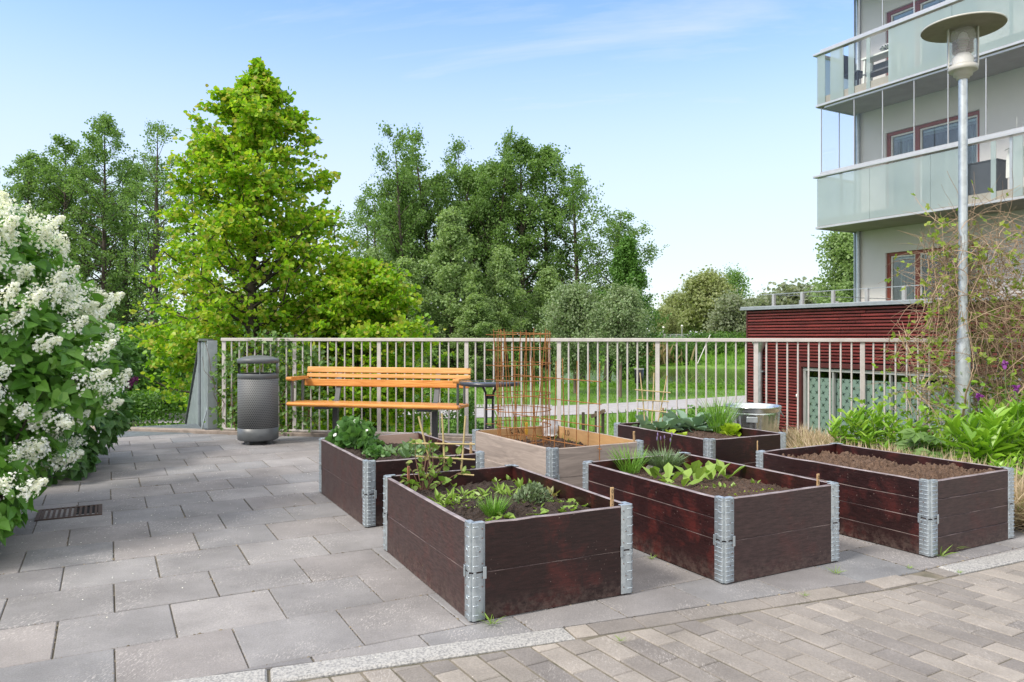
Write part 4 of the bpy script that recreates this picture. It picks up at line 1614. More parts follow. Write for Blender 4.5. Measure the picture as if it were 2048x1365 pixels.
# ------------------------------------------------------------------ bistro table
tb = thing('bistro_table', 'small round dark bistro table on curved tube legs, at the right end of the bench', 'table', (-.22, 7.43, 0))
part('tabletop', MB().lathe([(.001, .690), (.275, .690), (.298, .694), (.302, .704), (.300, .722), (.292, .727), (.285, .724), (.001, .724)], 48), [M['tabletop']], tb)
part('glass_disc', MB().lathe([(.001, .7262), (.284, .7262), (.286, .7252)], 48), [mat('smoked_glass', (.05, .055, .06), (.04, .045, .05), .08)], tb)
for k in range(4):
    a = PI / 4 + k * PI / 2 + .05
    pr = [(.10, .69), (.085, .665), (.055, .62), (.045, .55), (.044, .35), (.048, .22), (.07, .12), (.12, .05), (.19, .016)]
    pts = [(r * math.cos(a), r * math.sin(a), z) for r, z in pr]
    lg = MB().tube(pts, .0105, 8)
    part('leg', lg, [M['black']], tb)
part('leg_ring', join(MB().lathe([(.036, .56), (.042, .56), (.042, .60), (.036, .60), (.036, .56)], 20), MB().lathe([(.040, .26), (.046, .26), (.046, .29), (.040, .29), (.040, .26)], 20)), [M['black']], tb)

# ------------------------------------------------------------------ zinc tub
tu = thing('zinc_tub', 'ribbed galvanised zinc tub standing behind the vegetable bed', 'tub', (2.29, 7.22, 0))
mb = MB()
seg = 96
prof = [(.20, .01), (.203, .02), (.212, .06), (.243, .42), (.246, .44)]
a = np.arange(seg) / seg * 2 * PI
V = []
for i, (r, z) in enumerate(prof):
    k = .0035 if 1 < i < 4 else 0
    rr = r + k * np.sign(np.sin(a * 24)) * np.minimum(1, np.abs(np.sin(a * 24)) * 2)
    V.append(np.c_[rr * np.cos(a), rr * np.sin(a), np.full(seg, z)])
for r, z in [(.247, .455), (.244, .462), (.252, .47), (.258, .50), (.262, .508), (.258, .515), (.250, .512), (.24, .45), (.20, .03)]:
    V.append(np.c_[r * np.cos(a), r * np.sin(a), np.full(seg, z)])
nr = len(V)
k = np.arange(seg)
fs = np.concatenate([np.stack([i * seg + k, i * seg + (k + 1) % seg, (i + 1) * seg + (k + 1) % seg, (i + 1) * seg + k], 1) for i in range(nr - 1)])
part('body', MB().add(np.concatenate(V), fs, 0, True), [M['zinctub']], tu)
for sx in (-.30, PI - .25):
    c, s_ = math.cos(sx), math.sin(sx)
    t = np.linspace(0, PI, 9)
    pts = [((.25 + .03 * math.sin(q)) * c - .045 * math.cos(q) * s_, (.25 + .03 * math.sin(q)) * s_ + .045 * math.cos(q) * c, .462 - .05 * math.sin(q)) for q in t]
    part('handle', MB().tube(pts, .005, 6), [M['zincold']], tu)
part('handle_plate', MB().box((.245 * math.cos(-1.9), .245 * math.sin(-1.9), .40), (.10, .012, .05), rz(-1.9 + PI / 2), 0, .003), [M['zincold']], tu)
solo('black_bucket', MB().lathe([(.058, .0), (.062, .01), (.070, .30), (.066, .36), (.045, .392), (.001, .405)], 24), [M['black']], 'rounded black plastic pot showing just behind the back board of the vegetable bed', 'pot', (1.90, 7.30, 0))

# ------------------------------------------------------------------ lamp post
lp = thing('lamp_post', 'tall galvanised lamp post with a flat disc hat, wrapped in dry creeper', 'street lamp', (4.04, 6.80, 0))
part('pole', MB().lathe([(.062, .0), (.062, 1.03), (.060, 1.06), (.056, 1.10), (.043, 1.24), (.038, 1.30), (.036, 3.50)], 24), [M['zincold']], lp)
M['lampw'] = mat('lamp_grey_paint', (.50, .49, .46), (.42, .41, .385), .45, scale=12)
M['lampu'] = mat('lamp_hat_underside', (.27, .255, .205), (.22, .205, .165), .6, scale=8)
part('collar', MB().lathe([(.037, 3.470), (.052, 3.474), (.055, 3.500), (.077, 3.504), (.081, 3.538), (.110, 3.542), (.119, 3.550), (.119, 3.586), (.10, 3.594)], 32), [M['lampw']], lp)
m, nt, b, o = nm('milky_lamp_glass')
b.inputs['Base Color'].default_value = (.62, .61, .62, 1)
b.inputs['Roughness'].default_value = .12
t0 = nt.nodes.new('ShaderNodeBsdfTransparent')
t1 = nt.nodes.new('ShaderNodeMixShader')
t1.inputs[0].default_value = .27
nt.links.new(t0.outputs[0], t1.inputs[1])
nt.links.new(b.outputs[0], t1.inputs[2])
nt.links.new(t1.outputs[0], o.inputs['Surface'])
M['lens'] = m
part('lens', MB().lathe([(.099, 3.594), (.102, 3.62), (.102, 3.86), (.095, 3.90), (.07, 3.925)], 32), [M['lens']], lp)
lou = MB()
for k in range(5):
    z = 3.715 + k * .024
    lou.lathe([(.085, z), (.060, z + .014), (.059, z + .013), (.084, z - .0015)], 24)
part('louvre', lou, [mat('lamp_louvre', (.52, .40, .38), (.45, .34, .32), .4)], lp)
part('reflector', MB().lathe([(.085, 3.60), (.083, 3.66), (.055, 3.70), (.001, 3.705)], 24), [M['white']], lp)
part('bulb', MB().lathe([(.001, 3.90), (.03, 3.88), (.045, 3.83), (.040, 3.78), (.02, 3.72)], 16), [mat('frosted_bulb', (.66, .66, .64), rough=.3)], lp)
for a in (-.35, PI - .35):
    part('strut', MB().box((.116 * math.cos(a), .116 * math.sin(a), 3.755), (.012, .05, .36), rz(a), 0, .002), [M['lampw']], lp)
hat = MB()
hat.lathe([(.333, 3.926), (.338, 3.932), (.334, 3.940), (.20, 3.965), (.001, 3.985)], 56, mi=0)
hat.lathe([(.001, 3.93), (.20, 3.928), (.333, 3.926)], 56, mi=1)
part('hat', hat, [M['lampw'], M['lampu']], lp)

# ------------------------------------------------------------------ steel stair at the left end
dl_ = np.array([-.4726, .881])
ds_ = np.array([.881, .4726])
so_ = np.array([-3.66, 9.22])
sm_ = thing('steel_stair', 'galvanised steel stair with a ribbed side panel going down from the terrace', 'stair', (*so_, 0), math.atan2(dl_[1], dl_[0]) - PI / 2)
# local x = ds (right), local y = dl (away)
lan = MB().box((-1.0, .52, -.02), (1.9, 1.04, .04))
for k in range(46):
    lan.box((-1.0, .02 + k * .0225, .003), (1.88, .006, .008))
part('landing', lan, [M['zincpan']], sm_)
for k in range(8):
    part('step', MB().box((-1.0, 1.20 + k * .30, -.20 - k * .195), (1.9, .30, .04)), [M['zincpan']], sm_)


def topz(y):
    return 1.115 if y < 1.05 else 1.115 - (y - 1.05) * .66


pn = MB()
npan = 62
ys_ = np.linspace(.03, 3.3, npan)
for i in range(npan - 1):
    y0, y1 = ys_[i], ys_[i + 1]
    xo = .004 if i % 3 == 0 else -.004
    zb0, zb1 = -.06 - max(0, y0 - 1.05) * .66, -.06 - max(0, y1 - 1.05) * .66
    V = [(xo, y0, zb0), (xo, y1, zb1), (xo, y1, topz(y1) - .02), (xo, y0, topz(y0) - .02), (xo + .012, y0, zb0), (xo + .012, y1, zb1), (xo + .012, y1, topz(y1) - .02), (xo + .012, y0, topz(y0) - .02)]
    pn.add(V, [(0, 1, 2, 3), (5, 4, 7, 6), (0, 3, 7, 4), (1, 5, 6, 2), (3, 2, 6, 7)])
part('side_panel', pn, [M['zincpan']], sm_)
part('post', MB().box((.018, .012, .53), (.115, .04, 1.17), bev=.003), [M['zincpan']], sm_)
part('post', MB().box((-.022, 1.08, .50), (.03, .05, 1.17), bev=.003), [M['zincpan']], sm_)
part('handrail', join(MB().bar((.0, .0, 1.12), (.0, 1.06, 1.12), .07, .03, bev=.004), MB().bar((.0, 1.06, 1.12), (.0, 3.3, 1.12 - 2.24 * .66), .06, .03, bev=.004)), [M['greydk']], sm_)
part('brace', join(MB().bar((-.10, .06, .02), (-.02, .06, .34), .012, .06, (0, 1, 0)), MB().bar((-.16, .04, .015), (.05, .04, .015), .06, .012)), [M['zincpan']], sm_)
part('base_block', MB().box((.03, -.02, .01), (.20, .14, .075), bev=.004), [M['greydk']], sm_)

# ------------------------------------------------------------------ drain grate under the lilac
ga = thing('drain_grate', 'rusty iron drain grate set in the slabs under the lilac', 'drain grate', (*gp(140, 1026)[:2], 0), A28)
ga.scale = (.82, .82, 1)
part('frame', join(MB().box((0, -.19, .003), (.46, .03, .008)), MB().box((0, .19, .003), (.46, .03, .008)), MB().box((-.215, 0, .003), (.03, .35, .008)), MB().box((.215, 0, .003), (.03, .35, .008))), [M['rustgrate']], ga)
part('bars', join(*[MB().box((-.185 + k * .037, 0, .0035), (.018, .35, .006)) for k in range(11)]), [M['rustgrate']], ga)
part('pit', MB().box((0, 0, -.004), (.40, .35, .009)), [M['hole']], ga)
# ------------------------------------------------------------------ trees
SPR = {k: make_spray(OVAL, n_, s_, sp_) for k, n_, s_, sp_ in [('a', 4, 1, 1.0), ('b', 5, 2, 1.2), ('c', 3, 3, .9)]}


def tree(name, label, cat, base, h, rad, prof, nbr, per, leaf, lsize, jit, crown0=.12, tr=.12, elev=(20, 55), curl=.1, bark='bark', lm='lf_alder', seed=1, group=None, sub=4, layer=0.0, wob=.03, inner=.25, stems=1, lvar=(.62, 1.12), up=25, env=None):
    r = np.random.default_rng(seed)
    t = thing(name, label, cat, base, 0, group)
    trunk = MB()
    P, D, Nn = [], [], []
    for st_ in range(stems):
        lean = r.normal(size=2) * (.02 if stems == 1 else .10) * h
        off = r.normal(size=2) * (0 if stems == 1 else .25)
        k = 9
        tz = np.linspace(0, 1, k)
        w_ = np.cumsum(r.normal(size=(k, 2)) * wob, 0) * h * .12
        path = np.c_[off[0] + lean[0] * tz + w_[:, 0] * tz, off[1] + lean[1] * tz + w_[:, 1] * tz, tz * h * (1 if st_ == 0 else r.uniform(.8, .97))]
        trunk.tube(np.vstack([path[0] - (0, 0, .3), path]), np.r_[tr * 1.25, tr * (1 - tz) ** .8 + .012], 8)
        for b in range(nbr // stems):
            q = crown0 + (1 - crown0) * ((b + r.uniform(0, 1)) / (nbr // stems)) * .985
            pos = np.array([np.interp(q, tz, path[:, i]) for i in range(3)])
            az = b * 2.39996 + r.normal() * .5
            L = max(.05 * rad, rad * prof((q - crown0) / (1 - crown0)) * r.uniform(*lvar))
            if env is not None:
                L = min(L, .72 * float(np.interp(q + .03, *env)))
            e = math.radians(r.uniform(*elev) + up * max(0, q - .7))
            d = np.array([math.cos(az) * math.cos(e), math.sin(az) * math.cos(e), math.sin(e)])
            pts = [pos + d * L * s_ + np.array([0, 0, curl * L * s_ * s_]) + (r.normal(size=3) * .03 * L if s_ > 0 else 0) for s_ in (0, .3, .6, .85, 1)]
            pts = np.array(pts)
            br = max(.006, tr * .46 * (1 - q) ** .7 * min(1, L / rad + .3))
            trunk.tube(pts, np.linspace(br, .004, 5), 5, cap=False)
            for s2 in range(sub):
                u = r.uniform(inner, 1.0)
                p0 = np.array([np.interp(u, (0, .3, .6, .85, 1), pts[:, i]) for i in range(3)])
                dd = d * .6 + r.normal(size=3) * (.75, .75, .35 if layer else .6)
                dd /= np.linalg.norm(dd)
                l2 = L * r.uniform(.22, .5) * (1.2 - u * .5)
                p1 = p0 + dd * l2
                if s2 < 3:
                    trunk.tube([p0, (p0 + p1) / 2, p1], [br * .4, br * .3, .003], 4, cap=False)
                m_ = max(2, int(per * r.uniform(.5, 1.4)))
                s = r.uniform(-.05, 1.15, m_) ** .8 if False else r.uniform(0, 1.12, m_)
                jz = r.normal(size=(m_, 3)) * jit * (1, 1, .55 if layer else 1)
                P.append(p0 + (p1 - p0) * s[:, None] + jz)
                D.append(np.tile(dd, (m_, 1)) + r.normal(size=(m_, 3)) * .7)
    P, D = np.concatenate(P), np.concatenate(D)
    if env is not None:
        az = np.arctan2(P[:, 1], P[:, 0])
        tt = P[:, 2] / h
        lim = np.interp(tt, *env) * (.97 + .40 * np.sin(az * 5 + tt * 34) * np.sin(tt * 62 + az * 3) + .16 * np.sin(az * 11 - tt * 90) + r.normal(size=len(P)) * .06)
        ok = np.hypot(P[:, 0], P[:, 1]) < lim
        P, D = P[ok], D[ok]
    nr = rnd_dirs(len(P), 1.1 if layer else .7, r)
    S = lsize * r.uniform(.65, 1.3, len(P))
    part('trunk', trunk, [M[bark]], t)
    part('crown', MB().scatter(*leaf, P, frames(D, nr), S), [M[lm]], t)
    return t


cone = lambda q: (1 - q) ** .75 * min(1, .45 + q * 3)
egg = lambda q: max(.08, math.sin(PI * min(1, q * .80 + .17)) ** .7)
col_ = lambda q: max(.1, (math.sin(PI * min(1, q * .86 + .12)) ** .5) * .9)
dome = lambda q: max(.1, (1 - q ** 2.2) ** .5)


def zt(Y, x=0):
    return float(terr(x, Y))


def tree_at(px, Y, top, halfpx, **kw):
    p = at(px, 672, Y)
    z = zt(Y, p[0])
    h = (CH - (top - HZ) * Y / F) - z
    kw.setdefault('tr', h * .012)
    return tree(base=(p[0], Y, z - .05), h=h, rad=halfpx * Y / F, **kw)


def dup_at(t, px, Y, top, h0, label=None, ro=0.0, wide=1.0):
    p = at(px, 672, Y)
    z = zt(Y, p[0])
    s = ((CH - (top - HZ) * Y / F) - z) / h0
    return copy_tree(t, (p[0], Y, z - .05), ro, (s * wide, s * wide, s), label)


# near yellow-green tree behind the bin
KENV = ([0, .18, .40, .46, .54, .63, .742, .843, .91, .96, 1.0], [.6, 1.9, 2.45, 2.3, 2.1, 1.78, 1.55, 1.22, .62, .30, .06])
tree('katsura_tree', 'bright yellow-green round-leaved tree with a pointed crown behind the bench', 'tree', (-4.45, 12.9, GL), 7.72, 2.75, lambda q: float(np.interp(q, [0, .25, .45, .6, .7, .82, .9, .96, 1], [.80, .92, .84, .70, .62, .48, .30, .14, .03])), 140, 37, ROUND, .064, .060,
     crown0=.18, tr=.10, elev=(4, 30), curl=.14, up=45, env=KENV, bark='bark', lm='lf_kats', seed=21, sub=11, layer=1, lvar=(.6, 1.15))
tree('katsura_tree', 'lower yellow-green round-leaved tree to the right of the pointed one, behind the railing', 'tree', (-2.55, 13.0, GL), 4.1, 1.75, lambda q: (1 - q) ** .5 * min(1, .7 + q), 96, 36, ROUND, .064, .062,
     crown0=.10, tr=.06, elev=(5, 35), curl=.08, lm='lf_kats', seed=22, sub=10, layer=1, lvar=(.5, 1.2))

AG = 'alder trees beyond the stream path'
# loose alders to the left
A1 = tree_at(205, 58, 240, 88, name='alder_tree', label='tallest loose-crowned alder in the left group, its bare stem showing', cat='tree', prof=egg, nbr=72, per=15, leaf=SPR['a'], lsize=.33, jit=.19, inner=.4, crown0=.22, elev=(15, 45), seed=31, group=AG, sub=4)
hA1 = (CH + 432 * 58 / F) - zt(58, -31)
dup_at(A1, 130, 60, 283, hA1, 'rounded alder left of the tallest one in the left group', 1.9, 1.05)
dup_at(A1, 95, 63, 330, hA1, 'alder filling the space between the two leftmost tall crowns', 2.7, 1.2)
dup_at(A1, 165, 64, 345, hA1, 'low full alder in front of the gap left of the tallest one', 5.2, 1.35)
dup_at(A1, 268, 64, 335, hA1, 'full alder behind the gap between the tallest and the see-through one', .6, 1.2)
dup_at(A1, 62, 61, 318, hA1, 'outermost alder over the white lilac at the picture edge', 4.0, 1.15)
A2 = tree_at(305, 56, 258, 82, name='alder_tree', label='thin see-through alder beside the pointed yellow-green tree', cat='tree', prof=egg, nbr=56, per=12, leaf=SPR['c'], lsize=.33, jit=.19, inner=.4, crown0=.25, elev=(30, 60), seed=33, group=AG, sub=4, stems=2)
hA2 = (CH + 414 * 56 / F) - zt(56, -27)
dup_at(A2, 388, 60, 258, hA2, 'thin alder half hidden behind the pointed yellow-green tree', 2.2, .8)
dup_at(A2, 20, 60, 372, hA2, 'low alder above the lilac at the left edge', 1.1, 1.0)
dup_at(A2, 255, 62, 330, hA2, 'short sparse alder between the tallest and the see-through one', 3.3, .8)

# middle clump
B1_ = tree_at(893, 54, 272, 108, name='alder_tree', label='broad tall alder at the middle of the central clump', cat='tree', prof=col_, nbr=84, per=13, leaf=SPR['b'], lsize=.33, jit=.20, inner=.4, crown0=.16, elev=(20, 55), seed=41, group=AG, sub=6, stems=3)
hB = (CH + 400 * 54 / F) - zt(54, -4)
dup_at(B1_, 826, 53, 284, hB, 'tall alder on the left shoulder of the central clump', 1.3, .85)
dup_at(B1_, 790, 55, 330, hB, 'middling alder filling the left flank of the central clump', 4.4, 1.0)
dup_at(B1_, 932, 57, 282, hB, 'tall alder behind the middle of the central clump', 5.3, .9)
dup_at(B1_, 968, 55, 290, hB, 'tall alder right of the middle of the central clump', 2.9, .82)
B2_ = tree_at(1046, 54, 284, 84, name='alder_tree', label='narrow pointed alder standing just right of the central gap', cat='tree', prof=egg, nbr=66, per=13, leaf=SPR['a'], lsize=.33, jit=.19, inner=.4, crown0=.2, elev=(20, 50), seed=43, group=AG, sub=5)
hB2 = (CH + 388 * 54 / F) - zt(54, 1)
dup_at(B2_, 1012, 57, 330, hB2, 'alder filling the dip between the two tallest parts of the central clump', .8, 1.4)
dup_at(B2_, 1098, 56, 304, hB2, 'second narrow alder right of the central gap', 2.0, 1.25)
B3_ = tree_at(1166, 55, 348, 96, name='alder_tree', label='loose alder sloping down on the right of the central clump', cat='tree', prof=egg, nbr=64, per=12, leaf=SPR['c'], lsize=.34, jit=.20, inner=.4, crown0=.2, elev=(15, 45), seed=45, group=AG, sub=5, stems=2)
hB3 = (CH + 324 * 55 / F) - zt(55, 5)
dup_at(B3_, 1212, 53, 425, hB3, 'lowest alder at the right end of the central clump', 2.6, 1.2)
dup_at(B3_, 748, 56, 372, hB3, 'alder at the left end of the central clump beside the yellow-green leaves', 4.1, 1.05)
# paler, lower trees in front of the clump
C1_ = tree_at(905, 44, 425, 84, name='young_alder', label='pale leafy young alder in the middle foreground of the clump', cat='tree', prof=lambda q: (1 - q) ** .55 * min(1, .55 + q * 2), nbr=80, per=15, leaf=SPR['b'], lsize=.29, jit=.17, inner=.4, crown0=.08, elev=(5, 40), lm='lf_alder2', seed=51, group='young alders before the central clump', sub=5, layer=1)
hC = (CH + 247 * 44 / F) - zt(44, -3)
dup_at(C1_, 812, 43, 520, hC, 'pale low young alder behind the right edge of the yellow-green leaves', 1.0, 1.25)
dup_at(C1_, 1000, 45, 500, hC, 'pale young alder right of the middle one, above the rusty cage', 2.2, 1.05)
dup_at(C1_, 1095, 46, 540, hC, 'pale young alder behind the whitish-leaved tree', 3.7, 1.1)
dup_at(C1_, 748, 46, 500, hC, 'pale young alder at the far left end of the clump', 5.0, 1.0)
dup_at(C1_, 955, 42, 590, hC, 'lowest pale young alder beside the stream', .4, 1.6)

tree_at(1258, 50, 482, 92, name='maple_tree', label='deep green dense maple with upright sprays at the right end of the tree clump', cat='tree', prof=lambda q: 1.05 * (1 - q) ** .6 * min(1, .6 + q * 2), nbr=80, per=22, leaf=SPR['b'], lsize=.27, jit=.12, crown0=.06, elev=(28, 58), lm='lf_maple', seed=61, sub=5)
tree_at(1240, 35, 590, 62, name='whitebeam_tree', label='small whitish-leaved tree with a slim pale trunk by the path', cat='tree', prof=egg, nbr=60, per=17, leaf=SPR['b'], lsize=.20, jit=.16, crown0=.38, elev=(10, 50), lm='lf_apple', bark='barkpale', seed=63, sub=5, tr=.075)
tree_at(1150, 37, 585, 75, name='whitebeam_tree', label='wide whitish-leaved tree behind the rusty cage', cat='tree', prof=egg, nbr=66, per=17, leaf=SPR['b'], lsize=.21, jit=.18, crown0=.22, elev=(10, 50), lm='lf_apple', bark='barkpale', seed=64, sub=5, tr=.07)

# far side of the meadow
FG = 'far trees across the meadow'
D1_ = tree_at(1416, 128, 566, 52, name='lime_tree', label='tall yellowish domed tree far across the meadow', cat='tree', prof=dome, nbr=80, per=17, leaf=SPR['b'], lsize=.85, jit=.75, crown0=.12, elev=(10, 55), lm='lf_far', seed=71, group=FG, sub=5)
hD = (CH + 120 * 128 / F) - zt(128, 33)
dup_at(D1_, 1358, 132, 592, hD, 'yellowish tree left of the tall domed one across the meadow', 1.5, 1.1)
dup_at(D1_, 1330, 120, 618, hD, 'small tree at the edge of the dense maple across the meadow', 3.0, 1.0)
D2_ = tree_at(1472, 135, 554, 34, name='birch_tree', label='dark see-through tree right of the tall domed one', cat='tree', prof=col_, nbr=50, per=9, leaf=SPR['c'], lsize=.7, jit=.7, crown0=.2, elev=(25, 55), seed=73, group=FG, sub=4)
D3_ = tree_at(1462, 112, 608, 40, name='willow_tree', label='greyish round tree beside the dark red annex', cat='tree', prof=dome, nbr=50, per=15, leaf=SPR['b'], lsize=.75, jit=.55, crown0=.10, elev=(0, 45), lm='lf_far2', seed=75, group=FG, sub=5)
hD3 = (CH + 64 * 112 / F) - zt(112, 32)
dup_at(D3_, 1510, 118, 614, hD3, 'greyish tree just behind the corner of the dark red annex', 2.0, 1.0)
dup_at(D3_, 1590, 90, 596, hD3, 'rounded tree top showing over the annex roof', 1.0, 1.2)
dup_at(D3_, 1560, 120, 604, hD3, 'low tree top over the annex roof, left of the rounded one', 4.0, 1.4)
dup_at(D3_, 1640, 100, 602, hD3, 'far tree top over the annex roof by the leafy tree', 5.0, 1.4)
tree_at(1692, 36, 478, 66, name='ash_tree', label='leafy ash tree beside the corner of the apartment block', cat='tree', prof=egg, nbr=66, per=15, leaf=SPR['a'], lsize=.26, jit=.22, crown0=.35, elev=(20, 55), lm='lf_alder2', seed=77, sub=5)
for i, (px, Y, top, wd) in enumerate([(-160, 150, 560, 3), (150, 160, 585, 3), (480, 170, 590, 3), (700, 165, 600, 3), (980, 170, 610, 3), (1180, 180, 612, 3), (1330, 190, 632, 2), (1480, 200, 630, 2.4), (1700, 190, 620, 3), (-420, 120, 560, 2.4)]):
    dup_at([D1_, D3_][i % 2], px, Y, top, [hD, hD3][i % 2], 'hazy distant tree in the background row', i * 1.3, wd * .7)['group'] = 'distant background trees'


def bush(name, label, cat, c, R, n, leaf, size, lm, seed, box=False, group=None, stemm='bark', shell=.35, up=.5, parts=True):
    """leafy mass: leaves mostly near the surface of an ellipsoid or box; c is the base centre"""
    r = np.random.default_rng(seed)
    R = np.asarray(R, float)
    if box:
        P = r.uniform(-1, 1, (n, 3))
        f = r.integers(0, 5, n)
        for ax, sg, k in [(0, 1, 0), (0, -1, 1), (1, -1, 2), (2, 1, 3), (1, 1, 4)]:
            q = f == k
            P[q, ax] = sg * (1 - np.abs(r.normal(size=q.sum())) * shell * .3)
        P = P * R * (1, 1, .5) + (0, 0, R[2] * .5)
        nn = P - (0, 0, R[2] * .5)
    else:
        d = rnd_dirs(n, .25, r)
        lump = 1 + .16 * np.sin(d[:, 0] * 7 + seed) * np.sin(d[:, 1] * 6 + 1.3 * seed) + .12 * np.sin(d[:, 2] * 9 + d[:, 0] * 5 + seed)
        rad = lump * (1 - np.abs(r.normal(size=n)) * shell)
        P = d * rad[:, None]
        P[:, 2] = P[:, 2] * .62 + .40
        P = P * R
        P[:, 2] = np.maximum(P[:, 2], .02)
        nn = d
    D = nn / (np.linalg.norm(nn, axis=1)[:, None] + 1e-6) * .7 + r.normal(size=(n, 3)) * .7 + (0, 0, -.15)
    fol = MB().scatter(*leaf, P, frames(D, nn / (np.linalg.norm(nn, axis=1)[:, None] + 1e-6) + (0, 0, up) + r.normal(size=(n, 3)) * .5), size * r.uniform(.65, 1.3, n))
    st_ = MB()
    for k in range(7):
        q = P[r.integers(n)]
        st_.tube([(q[0] * .08, q[1] * .08, -.02), q * (.35, .35, .5), q * .8], [.02 * R[2] / 1.0 + .004, .012 * R[2] + .003, .004], 5, cap=False)
    t = thing(name, label, cat, c, 0, group)
    part('stems', st_, [M[stemm]], t)
    part('foliage', fol, [M[lm]], t)
    return t


# hedges and shrubs under the terrace
def hp(px, Y):
    p = at(px, 672, Y)
    return (p[0], Y, zt(Y, p[0]) - .02)


hd = bush('clipped_hedge', 'clipped beech hedge seen through the railing behind the bench', 'hedge', hp(790, 20.5), (2.1, .7, 1.32), 9000, OVAL, .075, 'lf_hedge', 5, True, 'clipped hedges in the park')
bush('clipped_hedge', 'clipped hedge with a bright flat top behind the steel stair', 'hedge', hp(300, 19.5), (1.7, .8, 1.38), 8000, OVAL, .075, 'lf_hedge', 6, True, 'clipped hedges in the park')
bush('shrub', 'dark dense shrub between the bench and the round table, beyond the railing', 'shrub', hp(945, 15.5), (.85, .7, 1.15), 2600, OVAL, .075, 'lf_hedge', 7)
bush('shrub', 'low leafy shrub seen through the railing above the vegetable bed', 'shrub', hp(1412, 17.5), (.70, .6, 1.2), 2200, OVAL, .08, 'lf_maple', 8)
bush('shrub', 'low green shrub behind the unpainted bed, beyond the railing', 'shrub', hp(1190, 13.5), (1.0, .6, .95), 2400, OVAL, .06, 'lf_hedge', 9)
bush('shrub', 'grassy green shrub between the unpainted bed and the vegetable bed', 'shrub', hp(1085, 14.0), (.9, .5, .75), 1800, OVAL, .06, 'lf_ivy', 10)
for i, (px, Y, rx_, rz_, lab) in enumerate([(330, 30, 3.0, 3.6, 'dark tall shrub behind the stair hedge'), (210, 26, 2.6, 3.0, 'dark shrub behind the lilac'), (520, 27, 2.6, 3.0, 'dark shrub low behind the yellow-green tree'), (640, 34, 3.2, 3.4, 'dark shrub at the stream behind the bench'), (60, 30, 3.5, 4.0, 'dark shrub far behind the white lilac'), (440, 38, 3.6, 4.2, 'tall dark shrub deep behind the yellow-green tree'), (780, 42, 3.5, 2.6, 'low stream-side shrub behind the bench back'), (880, 47, 4.0, 2.8, 'low stream-side shrub under the central alders'), (990, 48, 3.0, 2.4, 'low stream-side shrub under the rusty cage')]):
    bush('shrub', lab, 'shrub', hp(px, Y), (rx_, rx_ * .7, rz_), 3200, SPR['a'], .30, 'lf_maple' if i < 6 else 'lf_alder', 80 + i, False, 'dark shrubs in the park')
for i, (px, Y, R_s, lab) in enumerate([(1345, 79.5, (3.2, 1.5, 2.0), 'leafy clump on the far bank behind the cane trellis'), (1400, 88, (4.5, 2, 1.5), 'dark herb patch half way up the far bank'), (1465, 91, (4.0, 2, 1.6), 'dark herb patch on the far bank beside the annex'), (1300, 82, (3, 2, 3.0), 'shrub under the maple on the far bank'), (1440, 100, (6, 2, 1.3), 'herb patch along the top of the far bank')]):
    bush('bank_shrub', lab, 'shrub', hp(px, Y), R_s, 1500, SPR['b'], .38, 'lf_hedge', 120 + i, False, 'herb clumps on the far bank')
rd = MB()
r = np.random.default_rng(77)
n = 500
P = np.c_[r.normal(14.4, 1.1, n) , r.normal(79, .6, n), np.zeros(n)]
P[:, 2] = terr(P[:, 0], P[:, 1])
rd.scatter(*BLADE, P, frames(rnd_dirs(n, 2.6, r), rnd_dirs(n, 0, r)), np.stack([np.full(n, 3.0), np.full(n, 2.4), np.full(n, 2.4)], 1) * r.uniform(.5, 1.1, (n, 1)))
solo('dry_reeds', rd, [M['lf_reed']], 'straw-coloured dead reeds at the far edge of the stream', 'reeds', kind='stuff')
gs = MB()
n = 26000
P = np.c_[r.uniform(-14, 26, n), r.uniform(10.5, 44, n), np.zeros(n)]
dpath = np.abs((P[:, 1] - 29.7) - (P[:, 0] - 3.4) * .58 * (P[:, 0] > 3.4) - (P[:, 0] - 3.4) * .36 * (P[:, 0] <= 3.4))
P = P[dpath > 2.0]
P[:, 2] = terr(P[:, 0], P[:, 1]) - .01
n = len(P)
hh = r.uniform(.08, .20, n) + .30 * (vnoise(P[:, 0], P[:, 1], 5, .4) > .25) * (P[:, 1] < 26)
gs.scatter(*combine([(BLADE, rz(a) @ rx(.25), np.array([a * .04 - .1, 0, 0]), 1.0) for a in (0, 2, 4)]), P, frames(rnd_dirs(n, 3.5, r), rnd_dirs(n, 0, r)), np.stack([hh * 2.2, hh, hh], 1))
n = 12000
P2 = np.c_[r.uniform(-30, 60, n), r.uniform(77.2, 101, n), np.zeros(n)]
P2[:, 2] = terr(P2[:, 0], P2[:, 1]) - .02
gs.scatter(*combine([(BLADE, rz(a) @ rx(.3), np.array([a * .1 - .2, 0, 0]), 1.0) for a in (0, 2, 4)]), P2, frames(rnd_dirs(n, 3.0, r), rnd_dirs(n, 0, r)), np.stack([np.full(n, 2.4), np.full(n, .5), np.full(n, .5)], 1) * r.uniform(.5, 1.3, (n, 1)))
n = 7000
P3 = np.c_[r.uniform(-30, 40, n), r.uniform(41, 43.6, n), np.zeros(n)]
P3[:, 2] = terr(P3[:, 0], P3[:, 1]) - .02
gs.scatter(*combine([(BLADE, rz(a) @ rx(.3), np.array([a * .08 - .16, 0, 0]), 1.0) for a in (0, 2, 4)]), P3, frames(rnd_dirs(n, 2.4, r), rnd_dirs(n, 0, r)), np.stack([np.full(n, 1.4), np.full(n, .20), np.full(n, .20)], 1) * r.uniform(.5, 1.3, (n, 1)))
solo('park_grass_blades', gs, [M['lf_grass']], 'rough green grass on the park lawn and stream banks', 'grass', kind='stuff')

